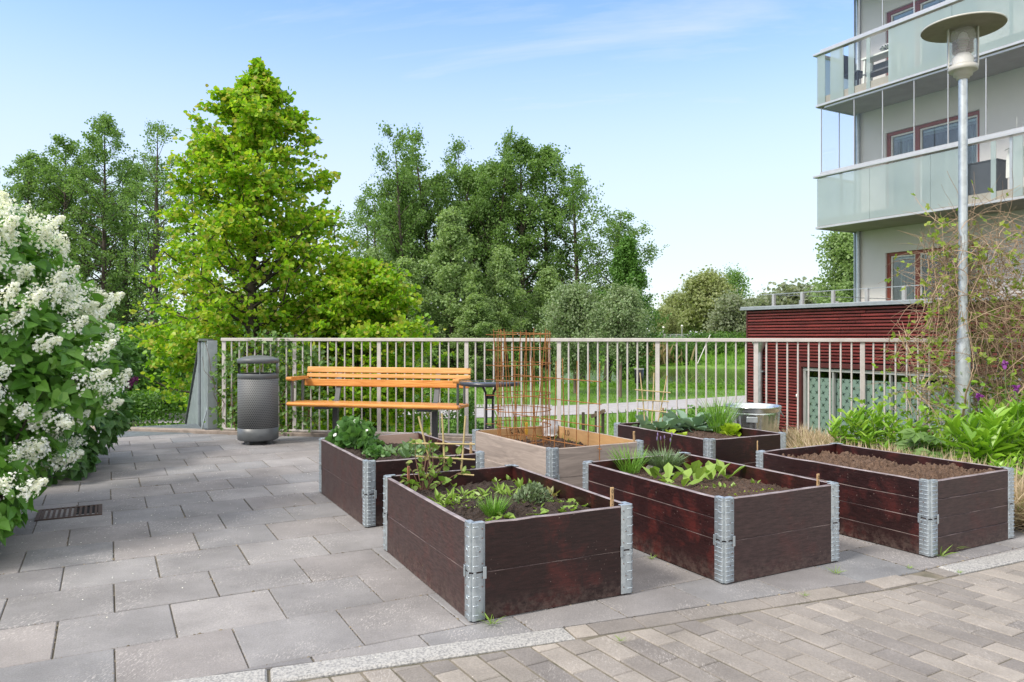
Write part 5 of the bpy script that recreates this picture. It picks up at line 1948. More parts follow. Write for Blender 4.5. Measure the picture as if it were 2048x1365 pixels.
# creeper on the railing behind the bin
iv = thing('creeper', 'leafy green creeper climbing through the railing behind the litter bin', 'creeper', (*(FA + FD * .6), 0))
r = np.random.default_rng(91)
n = 2600
s = np.abs(r.normal(0, 1, n))
sx = r.beta(1.3, 1.6, n) * 1.5 - .12
hmax = 1.22 - .25 * np.clip((sx - .85) / .5, 0, 1) - .18 * (sx < .1)
z = r.beta(1.1, 1.0, n) * hmax + r.normal(size=n) * .04 - .05
keep = vnoise(sx, z, 3, 5) + vnoise(sx, z, 4, 11) * .5 > -.42
dep = r.normal(.07, .10, n)
P = np.stack([(sx - .6) * FD[0] - dep * FN[0], (sx - .6) * FD[1] - dep * FN[1], np.maximum(z, .03)], 1)[keep]
n = len(P)
part('foliage', MB().scatter(*OVAL, P, frames(rnd_dirs(n, -.1, r), np.array([-.1, -.9, .5]) + r.normal(size=(n, 3)) * .5), r.uniform(.035, .075, n)), [M['lf_ivy']], iv)
sb = MB()
for k in range(16):
    x0 = r.uniform(-.6, .6)
    q = np.array([x0 * FD[0], x0 * FD[1], -.2])
    path = [q]
    for j in range(7):
        q = q + np.array([r.normal() * .10, r.normal() * .02, r.uniform(.12, .22)])
        path.append(q)
    sb.tube(path, np.linspace(.006, .002, 8), 5)
part('stems', sb, [M['brownstem']], iv)

# ------------------------------------------------------------------ lilacs
r = np.random.default_rng(101)


def lilac(t, lobes, n, size, lm, petal, npan, psize, extra=0):
    """lobes: list of (centre, radii) ellipsoids"""
    Pl, Dl, Nl = [], [], []
    wts = np.array([np.prod(R) ** (2 / 3) for _, R in lobes])
    wts = wts / wts.sum()
    for (c, R), w_ in zip(lobes, wts):
        m_ = int(n * w_)
        d = rnd_dirs(m_, 0, r)
        lump = 1 + .10 * np.sin(d[:, 0] * 8 + c[0] * 9) * np.sin(d[:, 2] * 7 + c[2] * 5)
        rad = lump * (1 - np.abs(r.normal(size=m_)) * .16)
        Pl.append(np.array(c) + d * rad[:, None] * R)
        Dl.append(d * .75 + r.normal(size=(m_, 3)) * .5 + (0, 0, -.35))
        Nl.append(d + (0, 0, .7) + r.normal(size=(m_, 3)) * .35)
    P, D, Nn = np.concatenate(Pl), np.concatenate(Dl), np.concatenate(Nl)
    k = P[:, 2] > .03
    o_ = np.array(t.location)
    P, D, Nn = P[k], D[k], Nn[k]
    part('foliage', MB().scatter(*HEART, P - o_, frames(D, Nn), size * r.uniform(.6, 1.25, len(P))), [M[lm]], t)
    st_ = MB()
    for c, R in lobes:
        for k in range(4 if c[2] > .7 else 0):
            e = np.array(c) + rnd_dirs(1, .2, r)[0] * R * .8 - o_
            b0_ = np.array([r.normal() * .15, r.normal() * .15, 0])
            st_.tube([b0_, b0_ * .5 + e * .4 + r.normal(size=3) * .08, e], [.018, .012, .004], 6)
    part('stems', st_, [M['bark']], t)
    # flower panicles: small four-petalled florets on a tapering cone
    four = combine([(tmpl([(.36, .35), (.40, .75)], .06, -.1), rz(q * PI / 2), np.zeros(3), 1.0) for q in range(4)])
    pans = []
    for v_ in range(4):
        L = .17 * r.uniform(.85, 1.2)
        m_ = 180
        u = r.uniform(0, 1, m_) ** .8
        a = r.uniform(0, 2 * PI, m_)
        rr = (.056 * (1 - u) ** .7 + .008) * (1 + .5 * np.sin(a * 3 + u * 14)) * np.sqrt(r.uniform(.35, 1, m_))
        Pp = np.stack([np.cos(a) * rr, np.sin(a) * rr, u * L], 1)
        dd = np.stack([np.cos(a), np.sin(a), np.full(m_, .5)], 1) + r.normal(size=(m_, 3)) * .35
        x = np.cross(dd, rnd_dirs(m_, 0, r))
        mb = MB().scatter(*four, Pp, frames(x, dd), r.uniform(.0075, .0115, m_))
        mb.tube([(0, 0, -.05), (0, 0, L * .85)], [.004, .0015], 5, 1)
        pans.append(mb.mesh('blossom', [M[petal], M['stem']]))
    # choose panicle spots on the side of the bush that gets light and faces the paving
    cand = np.arange(len(P))
    out = (Nn / np.linalg.norm(Nn, axis=1)[:, None])
    score = out @ np.array([.72, -.50, .30]) + r.normal(size=len(P)) * .30
    for (c, R) in lobes:
        pass
    order = cand[np.argsort(-score)]
    chosen = []
    for i in order:
        q = P[i]
        if q[2] < .30 or any(np.linalg.norm(q - P[j]) < psize for j in chosen):
            continue
        inside = sum(np.sum(((q - np.array(c)) / (np.array(R) * .93)) ** 2) < 1 for c, R in lobes)
        if inside > 0:
            continue
        chosen.append(i)
        if len(chosen) >= npan + extra:
            break
    sm_b = MB()
    for i in chosen[npan:]:
        m_ = 150
        ax = out[i] * (1, 1, .6) + (0, 0, .1)
        ax = ax / np.linalg.norm(ax)
        q = P[i] - o_ + ax * r.uniform(0, .10, m_)[:, None] + r.normal(size=(m_, 3)) * .022
        dd = r.normal(size=(m_, 3)) + ax * .8
        sm_b.scatter(*four, q, frames(np.cross(dd, rnd_dirs(m_, 0, r)), dd), r.uniform(.006, .010, m_))
    if sm_b.ch:
        part('small_blossom', sm_b, [M[petal]], t)['kind'] = 'stuff'
    for i in chosen[:npan]:
        d = Vector(out[i] * (1, 1, .6) + np.array([0, 0, .12]) + r.normal(size=3) * .3)
        o2 = bpy.data.objects.new('blossom', pans[r.integers(4)])
        link(o2, t)
        o2.location = tuple(P[i] - o_ + out[i] * .01)
        o2.rotation_mode = 'QUATERNION'
        o2.rotation_quaternion = d.to_track_quat('Z', 'Y')
        s = r.uniform(.75, 1.25)
        o2.scale = (s, s, s)


li = thing('white_lilac', 'large lilac bush covered in white blossom over the left side of the paving', 'lilac', (-3.3, 4.35, 0))
lilac(li, [((-3.45, 4.35, .62), (.72, .75, .60)), ((-3.30, 4.50, 1.15), (.66, .80, .48)), ((-3.62, 4.6, 1.60), (.78, .85, .46)), ((-3.45, 5.1, 1.30), (.58, .70, .42)), ((-2.78, 4.6, .92), (.34, .42, .32)), ((-3.9, 4.3, 1.2), (.9, .9, .9)), ((-2.90, 3.98, .32), (.30, .36, .26))],
      10500, .088, 'lf_lilac', 'petal', 99, .102, 80)
l2 = thing('purple_lilac', 'darker lilac with a few purple blossoms between the white lilac and the stair', 'lilac', (-4.35, 7.05, 0))
lilac(l2, [((-4.0, 6.6, .50), (.60, .70, .46)), ((-4.35, 7.2, .85), (.66, .75, .56)), ((-3.85, 6.2, .20), (.40, .45, .24))], 3400, .085, 'lf_lilac2', 'petalp', 5, .35)
# ------------------------------------------------------------------ planting bed on the right
r = np.random.default_rng(211)
bedp = [np.array(q) for q in [(2.78, 7.72), (2.62, 6.6), (2.38, 5.50), (2.98, 4.70), (3.4, 4.55), (6.8, 6.1), (6.8, 7.02)]]
sb = MB().prism([tuple(q) for q in bedp], -.01, .045)
struct('planting_bed', sb, [M['soil']])


def in_bed(P):
    ok = np.ones(len(P), bool)
    n_ = len(bedp)
    for i in range(n_):
        a, b_ = bedp[i], bedp[(i + 1) % n_]
        e = b_ - a
        ok &= (e[0] * (P[:, 1] - a[1]) - e[1] * (P[:, 0] - a[0])) > -.02
    return ok


nt_ = 1700
cand = np.c_[r.uniform(2.3, 6.8, 9000), r.uniform(4.4, 7.75, 9000)]
cand = cand[in_bed(cand)]
# a strip about a metre wide along the front of the bed
fr_ = np.array([2.98, 4.70])
df = (cand - np.array([2.38, 5.50])) @ np.array([.80, .60])
strip_ = (df < .85 + .15 * r.normal(size=len(cand)))
left_ = cand[:, 0] + .25 * (cand[:, 1] - 6.5) < 3.25
cand = cand[strip_ | left_][:nt_]
dl2 = MB()
k = 48
P = np.repeat(np.c_[cand, np.full(len(cand), .04)], k, 0) + r.normal(size=(len(cand) * k, 3)) * (.035, .035, 0)
n = len(P)
cn_ = np.repeat(np.c_[cand, np.full(len(cand), .04)], k, 0)
d = rnd_dirs(n, 1.9, r) + (P - cn_) * 16 + np.repeat(r.normal(size=(len(cand), 3)) * (.3, .3, 0), k, 0)
hh = r.uniform(.10, .24, n) * np.repeat(r.uniform(.7, 1.35, len(cand)), k)
dl2.scatter(*GRASS, P, frames(d, rnd_dirs(n, 0, r)), np.stack([hh * 1.3, hh, hh], 1))
kk = r.random(n) < .05
dl2.scatter(*LANCE, P[kk] + (0, 0, .03), frames(rnd_dirs(kk.sum(), 2, r), rnd_dirs(kk.sum(), 0, r)), r.uniform(.05, .12, kk.sum()), 1)
o = solo('clipped_lavender', dl2, [M['lf_dry'], M['lf_lettuce']], 'clipped straw-coloured dry lavender edging the planting bed', 'lavender', kind='stuff')


def leafy_perennial(name, label, c, nst, H, spread, L, lm, seed, wid=1.0, per=16, tm=LANCE, whorl=False):
    rr = np.random.default_rng(seed)
    t = thing(name, label, 'plant', c)
    st_, lf = MB(), MB()
    P, D, Nn, S = [], [], [], []
    for s_ in range(nst):
        a = rr.uniform(0, 2 * PI)
        q = math.sqrt(rr.uniform(0, 1))
        h = H * (1 - .35 * q * q) * rr.uniform(.85, 1.08)
        tip = np.array([math.cos(a) * q * spread, math.sin(a) * q * spread, h])
        path = np.array([tip * (.25, .25, 0), tip * (.55, .55, .5), tip])
        st_.tube(path, [.006, .005, .003], 5)
        for j in range(per):
            u = 1 - (j / per) ** 1.3 * .75
            p_ = path[0] * (1 - u) ** 2 + 2 * u * (1 - u) * path[1] + u * u * path[2]
            az = j * 2.4 + rr.normal() * .3
            e = 1.0 - 1.25 * (1 - u) * 1.3 + rr.normal() * .2
            d_ = np.array([math.cos(az) * math.cos(e), math.sin(az) * math.cos(e), math.sin(e)])
            P.append(p_)
            D.append(d_)
            Nn.append(np.array([-math.cos(az) * math.sin(e), -math.sin(az) * math.sin(e), math.cos(e)]) + rr.normal(size=3) * .15)
            S.append(L * rr.uniform(.7, 1.15) * (.75 + .5 * (1 - u)))
    S = np.array(S)
    lf.scatter(*tm, P, frames(np.array(D), np.array(Nn)), np.stack([S * wid, S, S], 1))
    part('stems', st_, [M['stem']], t)
    part('leaves', lf, [M[lm]], t)
    return t


def bp_(px, Y):
    p = at(px, 672, Y)
    return (p[0], p[1], .04)


leafy_perennial('peony_plant', 'rounded bright green peony in front of the annex window', bp_(1742, 6.55), 40, .48, .36, .125, 'lf_peony', 1, 1.25, 14)
leafy_perennial('peony_plant', 'lower dark green leafy plant right of the rounded peony', bp_(1835, 6.3), 22, .34, .28, .11, 'lf_peony', 2, 1.2, 12)
leafy_perennial('lily_plant', 'tall lily with long bright leaves before the lamp post', bp_(1965, 5.75), 16, .52, .26, .20, 'lf_lily', 3, 1.15, 16)
leafy_perennial('lily_plant', 'tall lily with long bright leaves at the right picture edge', bp_(2035, 6.0), 16, .60, .30, .20, 'lf_lily', 4, 1.1, 16)
leafy_perennial('lily_plant', 'short lily clump low in the dry lavender', bp_(1985, 5.45), 6, .22, .16, .16, 'lf_lily', 5, 1.3, 9)
leafy_perennial('leafy_weed', 'small green weed patch at the foot of the peony', bp_(1790, 6.0), 14, .18, .30, .10, 'lf_lettuce', 6, 1.3, 8)
leafy_perennial('leafy_weed', 'green undergrowth behind the right end of the bare bed', bp_(2075, 5.15), 26, .30, .30, .08, 'lf_peony', 9, 1.6, 10)
star = combine([(tmpl([(.16, .2), (.30, .55), (.12, .8)], .15, -.15), rz(q), np.zeros(3), s_) for q, s_ in [(-1.5, .75), (-.75, .95), (0, 1), (.75, .95), (1.5, .75)]])
t = thing('monkshood_plant', 'large lobed pale leaves between the peony and the lily', 'plant', bp_(1875, 6.15))
mb, st_ = MB(), MB()
P, D, Nn = [], [], []
for k in range(22):
    a, q = r.uniform(0, 6.28), r.uniform(.03, .30)
    p = np.array([math.cos(a) * q, math.sin(a) * q, r.uniform(.14, .44)])
    st_.tube([(p[0] * .2, p[1] * .2, 0), p * (.7, .7, .6), p], .0035, 5)
    P.append(p)
    D.append([math.cos(a), math.sin(a), -.25])
    Nn.append([math.cos(a) * .3 - .1, math.sin(a) * .3 - .5, 1])
mb.scatter(*star, P, frames(np.array(D), np.array(Nn)), r.uniform(.11, .17, 22))
part('stems', st_, [M['stem']], t)
part('leaves', mb, [M['lf_ivy']], t)
t = thing('hosta_plant', 'yellow-leaved plant at the right picture edge', 'plant', bp_(2046, 5.35))
part('leaves', rosette(22, .17, .1, 1.15, tmpl([(.18, .25), (.24, .6)], .1, -.35), r, 1.0, .25, .12), [M['lf_yellow'], M['stem']], t)
for px, py, Y, lab in [(2010, 730, 6.2, 'purple columbine flower highest beside the lamp post'), (2034, 776, 5.9, 'large purple columbine flower at the right picture edge'), (1958, 793, 6.0, 'small dull purple flower head just above the lily leaves')]:
    top = at(px, py, Y)
    t = thing('columbine', lab, 'flower', (top[0], top[1], .04), 0, 'purple flowers in the planting bed')
    h = top[2] - .04
    part('stem', MB().tube([(.03, .02, 0), (.01, 0, h * .6), (0, 0, h)], .003, 5), [M['stem']], t)
    fl = MB().scatter(*OVAL, np.tile([0, 0, h], (14, 1)), frames(rnd_dirs(14, .1, r), rnd_dirs(14, 1, r)), r.uniform(.025, .045, 14))
    part('flower_head', fl, [leafmat('purple_flower', [(.18, .03, .22), (.26, .05, .30), (.13, .02, .16)], .3)], t)

# dry creeper tangled round the lamp post and the railing
vt = thing('dry_creeper', 'big tangle of dry brown creeper stems with young leaves around the lamp post', 'creeper', (4.04, 6.95, .04))
o_ = np.array(vt.location)
tw, lf = MB(), MB()
LP, LD = [], []


def arc(p, d, L, bend, nseg, r0, drop=.0):
    path = [p]
    d = d / np.linalg.norm(d)
    cv = r.normal(size=3) * bend
    for i in range(nseg):
        d = d + cv / nseg + r.normal(size=3) * .10 + np.array([0, 0, -drop / nseg])
        d /= np.linalg.norm(d)
        p = p + d * L / nseg
        path.append(p)
    pa_ = np.array(path)
    if (pa_[:, 0] < np.where(pa_[:, 2] > 1.15, -.40, -.70)).any() or (pa_[:, 1] < -.55).any():
        return pa_[:0]
    tw.tube(path, np.linspace(r0, r0 * .4, len(path)), 5, cap=False)
    return pa_


bs = at(1930, 795, 6.9) - o_
bs[2] = .0
for k in range(9):      # thick old stems leaning out from the foot of the post
    arc(bs + r.normal(size=3) * (.05, .05, .02), np.array([r.normal() * .4 - .15, r.normal() * .15, 1.0]), r.uniform(.8, 1.6), 1.3, 9, r.uniform(.010, .017))
for k in range(1250):
    zt_ = r.beta(1.4, 1.5) * 1.78 + .42
    x = abs(r.normal(0, .50)) - .16 if zt_ > 1.2 else r.normal(.38, .55)
    p = np.array([np.clip(x, -.20 if zt_ > 1.2 else -.38, 1.6), r.normal(.06, .17), zt_])
    d = rnd_dirs(1, .1, r)[0] * (1, .45, .8)
    if p[0] < .1:
        d[0] = abs(d[0]) * .8 - .15
    pa = arc(p, d, r.uniform(.30, .85), 2.2, 10, r.uniform(.002, .0042), .5)
    if len(pa) and r.random() < .42:
        for j in range(r.integers(1, 4)):
            LP.append(pa[r.integers(2, len(pa))])
for k in range(420):    # long straggling shoots over the railing to the right
    p = np.array([r.uniform(.1, 1.9), r.normal(.25, .2), r.uniform(.35, 1.5)])
    arc(p, np.array([r.normal(), r.normal() * .3, r.normal() * .7]), r.uniform(.4, 1.1), 1.3, 8, r.uniform(.002, .004), .3)
for c_, n_ in [((-.10, 1.72), 16), ((.16, 1.68), 12), ((-.10, 1.22), 16), ((.14, 1.05), 14), ((.02, 1.0), 8), ((-.13, .95), 10), ((-.22, .60), 12), ((.35, .90), 8), ((.62, 1.10), 10), ((.75, .75), 10), ((.20, .32), 14), ((.32, .22), 12), ((-.42, .62), 6), ((-.48, .42), 6), ((.15, .75), 8), ((.95, 1.25), 10), ((1.0, .40), 8), ((.10, 1.45), 12), ((.45, 1.45), 12), ((.70, 1.30), 12), ((.30, 1.20), 12), ((.55, .95), 12), ((.85, 1.0), 10), ((.45, .55), 14), ((.95, .80), 10), ((-.25, .35), 10)]:
    for j in range(n_):
        LP.append(np.array([c_[0], 0.02, c_[1] + .42]) + r.normal(size=3) * (.07, .06, .06))
LP = np.array(LP)
tri3 = combine([(OVAL, rz(q), np.zeros(3), 1.0) for q in (-1.1, 0, 1.1)])
lf.scatter(*tri3, LP, frames(rnd_dirs(len(LP), -.1, r), rnd_dirs(len(LP), 1, r) + (0, -.6, 0)), r.uniform(.025, .048, len(LP)))
# greener base foliage
n = 420
Pb = np.c_[r.normal(-.05, .42, n), r.normal(.05, .12, n), np.abs(r.normal(.25, .22, n)) + .05]
lf.scatter(*OVAL, Pb, frames(rnd_dirs(n, 0, r), rnd_dirs(n, 1, r) + (0, -.6, 0)), r.uniform(.04, .07, n), 1)
n = 700
Pb = np.c_[r.normal(.10, .42, n), r.normal(-.18, .10, n), np.abs(r.normal(.20, .20, n)) + .05]
lf.scatter(*OVAL, Pb, frames(rnd_dirs(n, 0, r), rnd_dirs(n, 1, r) + (0, -.6, 0)), r.uniform(.04, .075, n), 1)
n = 260
Pb = np.c_[r.normal(.85, .35, n), r.normal(.05, .12, n), np.abs(r.normal(.40, .18, n)) + .05]
lf.scatter(*ROUND, Pb, frames(rnd_dirs(n, 0, r), rnd_dirs(n, 1, r) + (0, -.6, 0)), r.uniform(.05, .08, n), 1)
part('stems', tw, [M['twig']], vt)
part('foliage', lf, [M['lf_vine'], M['lf_peony']], vt)

# weeds between the stones
wd = [tuft(24, .045, .010, 1.6, r, 2.0).mesh('paving_weed', [M['lf_lettuce']]) for _ in range(3)]
for (px, py, s, lab) in [(983, 1248, 1.3, 'broad-leaved weed at the foot of the front bed corner'), (1672, 1147, 1.0, 'grass tuft on the slabs between the lavender bed and the bare bed'), (1240, 1282, .6, 'small weed in the joint before the front bed'), (1818, 1137, .6, 'low weed beside the pale brick near the granite'), (1918, 1146, .5, 'tiny weed at the granite edge'),
                        (1610, 1192, .5, 'tiny weed between the border bricks'), (1880, 1112, 1.9, 'ferny tall weed at the near corner of the bare bed'), (1900, 1100, 1.8, 'thin branching weed along the bare bed board'), (1303, 1118, .8, 'wispy weed under the long board of the lavender bed')]:
    o = solo('paving_weed', wd[r.integers(3)], None, lab, 'weed', gp(px, py, 0.002), r.uniform(0, 6), 'weeds in the paving joints')
    o.scale = (s, s, s * 1.1)

# ------------------------------------------------------------------ red annex
UA = np.array([.4818, -.8763])
AROT = math.atan2(UA[1], UA[0])
M['slat'] = None
m, nt, b, o = nm('red_stained_slat')
g = nt.nodes.new('ShaderNodeNewGeometry')
v = coords(nt, (1.0, 8, 8))
f = noise(nt, v, 3.0, 6, .6)
c = ramp(nt, f, [(.3, (.085, .016, .016)), (.7, (.20, .034, .029))]).outputs[0]
rr_ = ramp(nt, g.outputs['Random Per Island'], [(0, .62), (1, 1.25)])
nt.links.new(mix(nt, 1, c, rr_.outputs[0], 'MULTIPLY'), b.inputs['Base Color'])
b.inputs['Roughness'].default_value = .42
M['slat'] = m
M['redframe'] = mat('red_frame', (.085, .018, .016), (.065, .014, .013), .45)
M['brownframe'] = mat('brown_window_frame', (.25, .055, .030), (.20, .042, .024), .45)
M['alu'] = mat('aluminium_profile', (.52, .52, .52), (.46, .46, .46), .35, .5)
M['coping'] = mat('coping_sheet', (.36, .40, .42), (.30, .33, .35), .45, .4)
M['dark'] = mat('dark_interior', (.035, .04, .04), rough=.9)
AX = np.array([4.14, 13.5])
ATOP = 1.655


def pln(px, O):
    rr = (px - 1024) / F
    return (rr * O[1] - O[0]) / (UA[0] - rr * UA[1])


def plz(py, u, O):
    return CH - (py - HZ) * (O[1] + UA[1] * u) / F


an = thing('annex', 'low dark red slatted annex with a flat roof beside the apartment block', 'annex', (*AX, 0), AROT)
AL = 7.2
w0, w1 = pln(1603, AX), 5.2
wt, wb = plz(735, w0, AX), -1.55
body = MB()
body.box((w0 / 2 , 2.9, -.04), (w0, 5.6, 3.36))
body.box((w1 + (AL - w1) / 2, 2.9, -.04), (AL - w1, 5.6, 3.36))
body.box(((w0 + w1) / 2, 2.9, (wt + 1.64) / 2), (w1 - w0, 5.6, 1.64 - wt))
body.box(((w0 + w1) / 2, 4.2, (wt - 1.72) / 2), (w1 - w0, 3.0, wt + 1.72))
body.box(((w0 + w1) / 2, 2.0, (wb - 1.72) / 2), (w1 - w0, 3.7, .16))
part('wall', body, [M['dark']], an)
cl = MB()
z = -1.66
while z < ATOP - .06:
    segs = [(0.03, w0 - .06), (w1 + .05, AL)] if z < wt + .06 else [(.03, AL)]
    for a_, b_ in segs:
        x = a_
        while x < b_ - .01:
            L = min(r.uniform(1.6, 2.6), b_ - x)
            if b_ - x - L < .4:
                L = b_ - x
            cl.box((x + L / 2, .055 + r.normal() * .0015, z + .017), (L - .003, .034, .034), None, 0, .006)
            x += L
    z += .0505
part('cladding', cl, [M['slat']], an)
part('corner_board', MB().box((.012, .08, -.03), (.03, .09, 3.34), bev=.003), [M['redframe']], an)
part('coping', join(MB().box((AL / 2 - .03, .10, ATOP + .016), (AL + .10, .26, .032), bev=.006), MB().box((AL / 2 - .03, -.035, ATOP - .012), (AL + .10, .012, .03))), [M['coping']], an)
part('roof', MB().box((AL / 2, 2.9, 1.60), (AL, 5.4, .06)), [M['coping']], an)
wf = MB()
wf.box((w0 - .035, .035, (wt + wb) / 2 + .02), (.075, .10, wt - wb + .1), bev=.004)
wf.box(((w0 + w1) / 2, .035, wt + .045), (w1 - w0 + .0, .10, .075), bev=.004)
wnd = part('window', wf, [M['redframe']], an)
af = MB()
af.box(((w0 + w1) / 2, .055, wt - .03), (w1 - w0 - .01, .06, .05), bev=.003)
af.box((w0 + .035, .055, (wt + wb) / 2 - .03), (.05, .06, wt - wb - .06), bev=.003)
mull = [pln(1663, AX), pln(1723, AX), pln(1777, AX), pln(1838, AX), 3.3, 4.1]
for q in mull:
    af.box((q, .055, (wt + wb) / 2 - .03), (.028, .05, wt - wb - .06), bev=.002)
part('window_frame', af, [M['alu']], wnd)
part('window_pane', MB().box(((w0 + w1) / 2, .075, (wt + wb) / 2), (w1 - w0 - .1, .006, wt - wb - .05)), [glassmat('annex_glass', (.955, .975, .965), 1.6)], wnd)
M['film'] = mat('frosted_film', (.26, .345, .305), (.22, .30, .265), .5, scale=2)
M['filmx'] = mat('film_cross', (.035, .065, .058), rough=.6)
fi = MB().box(((w0 + w1) / 2, .12, (wt - .16 + wb) / 2), (w1 - w0 - .06, .006, wt - .16 - wb))
xs_ = MB()
for i in range(int((w1 - w0) / .12)):
    for j in range(14):
        x, z = w0 + .08 + i * .125 + (j % 2) * .06, wt - .20 - j * .10
        if z < wb + .1 or x > w1 - .1:
            continue
        for a in (.5, .5 + PI / 2):
            ca, sa = math.cos(a + (i * 7 + j * 5) % 3 * .25), math.sin(a + (i * 7 + j * 5) % 3 * .25)
            L, w_ = .048, .011
            pts = [(-L, 0), (0, -w_), (L, 0), (0, w_)]
            xs_.add([(x + p[0] * ca - p[1] * sa, .1155, z + p[0] * sa + p[1] * ca) for p in pts], [(0, 1, 2, 3)])
part('window_film', join(fi, xs_), [M['film'], M['filmx']], wnd).data.polygons.foreach_set('material_index', np.r_[np.zeros(6, int), np.ones(len(xs_.ch), int)].astype(np.int32))
part('sensor', MB().lathe([(.001, -.03), (.02, -.025), (.022, .01), (.012, .03), (.001, .032)], 12, (w0 - .10, .015, plz(792, w0 - .1, AX))), [M['white']], an)
dq = pln(1521, AX)
dp = MB().tube([(dq, -.02, -1.6), (dq, -.02, .90)], .045, 14)
dp.lathe([(.045, .88), (.05, .92), (.13, 1.06), (.135, 1.10), (.125, 1.10)], 20, (dq, -.02, 0))
part('downpipe', join(dp, MB().box((dq + .05, .0, plz(743, dq, AX)), (.05, .05, .02))), [M['zincold']], an)

rl = thing('roof_railing', 'low railing of short posts and one thin rail along the annex roof edge', 'railing', (*AX, 1.63), AROT)
for k in range(12):
    part('post', MB().box((.25 + k * .62, .45, .14), (.05, .05, .28), bev=.003), [M['alu']], rl)
for k in range(5):
    part('post', MB().box((.12, 1.3 + k * 1.0, .10), (.05, .05, .20), bev=.003), [M['alu']], rl)
part('rail', join(MB().bar((.0, .45, .285), (AL, .45, .285), .02, .012), MB().bar((.12, .45, .285), (.12, 5.4, .285), .02, .012)), [M['coping']], rl)

# ------------------------------------------------------------------ apartment block
WC = np.array([8.23, 18.17])
BC = np.array([7.02, 17.5])
ab = thing('apartment_block', 'pale grey apartment block with frosted glass balconies on the right', 'building', (*WC, 0), AROT)
M['render'] = mat('pale_render', (.66, .63, .605), (.62, .59, .57), .85, scale=1.5, bmp=.05, bscale=120)
M['concrete'] = mat('balcony_concrete', (.36, .325, .275), (.30, .27, .23), .8, scale=2.5)
BLn = 9.0


def wall_holes(mb, x0, x1, z0, z1, holes, y0, y1):
    xs = sorted({x0, x1, *[h[0] for h in holes], *[h[1] for h in holes]})
    zs = sorted({z0, z1, *[h[2] for h in holes], *[h[3] for h in holes]})
    for a, b_ in zip(xs[:-1], xs[1:]):
        run = None
        for c, d in zip(zs[:-1], zs[1:]):
            inh = any(h[0] <= (a + b_) / 2 <= h[1] and h[2] <= (c + d) / 2 <= h[3] for h in holes)
            if not inh:
                run = (run[0] if run else c, d)
            if inh and run:
                mb.box(((a + b_) / 2, (y0 + y1) / 2, (run[0] + run[1]) / 2), (b_ - a, y1 - y0, run[1] - run[0]))
                run = None
        if run:
            mb.box(((a + b_) / 2, (y0 + y1) / 2, (run[0] + run[1]) / 2), (b_ - a, y1 - y0, run[1] - run[0]))


ux0, ux1 = .78, 2.90
holes = []
for i, (b0_, t0_) in enumerate([(1.25, 3.08), (3.95, 5.84), (6.75, 8.62)]):
    holes.append((ux0, ux1, b0_, t0_))
    holes.append((4.9, 7.2, b0_, t0_))
wl = MB()
wall_holes(wl, 0, BLn, -1.7, 11.9, holes, 0, .30)
wl.box((.15, 3.5, 5.1), (.30, 6.4, 13.6))
wl.box((BLn / 2, 6.8, 5.1), (BLn, .3, 13.6))
wl.box((BLn / 2, 3.5, 12.0), (BLn, 7.0, .2))
part('wall', wl, [M['render']], ab)
M['curtain'] = mat('grey_curtain', (.60, .56, .50), (.26, .24, .22), .9, scale=4, stretch=(6, 1, .15), lo=.42, hi=.58)
wg = glassmat('window_glass', (.70, .78, .78), 1.8)
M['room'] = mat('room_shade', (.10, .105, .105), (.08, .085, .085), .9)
for i, (a, b_, c, d) in enumerate(holes):
    fm = MB()
    W_ = .075
    mid = a + .73 if i % 2 == 0 else a + .8
    Y0 = .10
    fm.box((a + W_ / 2, Y0, (c + d) / 2), (W_, .09, d - c), bev=.004)
    fm.box((b_ - W_ / 2, Y0, (c + d) / 2), (W_, .09, d - c), bev=.004)
    fm.box(((a + b_) / 2, Y0, d - W_ / 2), (b_ - a - 2 * W_, .088, W_), bev=.004)
    fm.box(((a + b_) / 2, Y0, c + W_ / 2), (b_ - a - 2 * W_, .088, W_), bev=.004)
    fm.box((mid, Y0, (c + d) / 2), (.10, .086, d - c - 2 * W_), bev=.004)
    wn = part('window', fm, [M['brownframe']], ab)
    sa = MB()
    for p, q in ((a + W_, mid - .05), (mid + .05, b_ - W_)):
        for xx in (p + .017, q - .017):
            sa.box((xx, Y0 + .012, (c + d) / 2), (.034, .05, d - c - 2 * W_), bev=.003)
        for zz_ in (c + W_ + .017, d - W_ - .017):
            sa.box(((p + q) / 2, Y0 + .012, zz_), (q - p - .068, .049, .034), bev=.003)
    part('sash', sa, [M['white']], wn)
    part('pane', MB().box(((a + b_) / 2, Y0 + .02, (c + d) / 2), (b_ - a - .2, .006, d - c - .2)), [wg], wn)
    bl_ = MB()
    for p, q in ((a + .12, mid - .09), (mid + .09, b_ - .12)):
        bl_.box(((p + q) / 2, .17, d - .15), (q - p, .03, .045))
        for k in range(4):
            bl_.box(((p + q) / 2, .17, d - .19 - k * .013), (q - p, .03, .004))
    part('blind', bl_, [M['white']], wn)
    cu = MB()
    for p, q in ((a + .10, a + .52), (b_ - .35, b_ - .08)):
        xx = np.linspace(p, q, 28)
        yy = .27 + .02 * np.sin(xx * 52) + .008 * np.sin(xx * 23)
        cu.sweep(np.c_[xx, yy], c + .05, d - .1)
    part('curtain', cu, [M['curtain']], wn)
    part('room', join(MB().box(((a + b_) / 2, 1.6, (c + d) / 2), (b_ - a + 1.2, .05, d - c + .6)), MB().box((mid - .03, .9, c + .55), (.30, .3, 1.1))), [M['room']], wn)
part('downpipe', join(MB().tube([(.10, -.055, -1.6), (.10, -.055, 11.8)], .05, 14), MB().box((-.012, .10, 5.1), (.024, .30, 13.5), bev=.004)), [M['zinc']], ab)

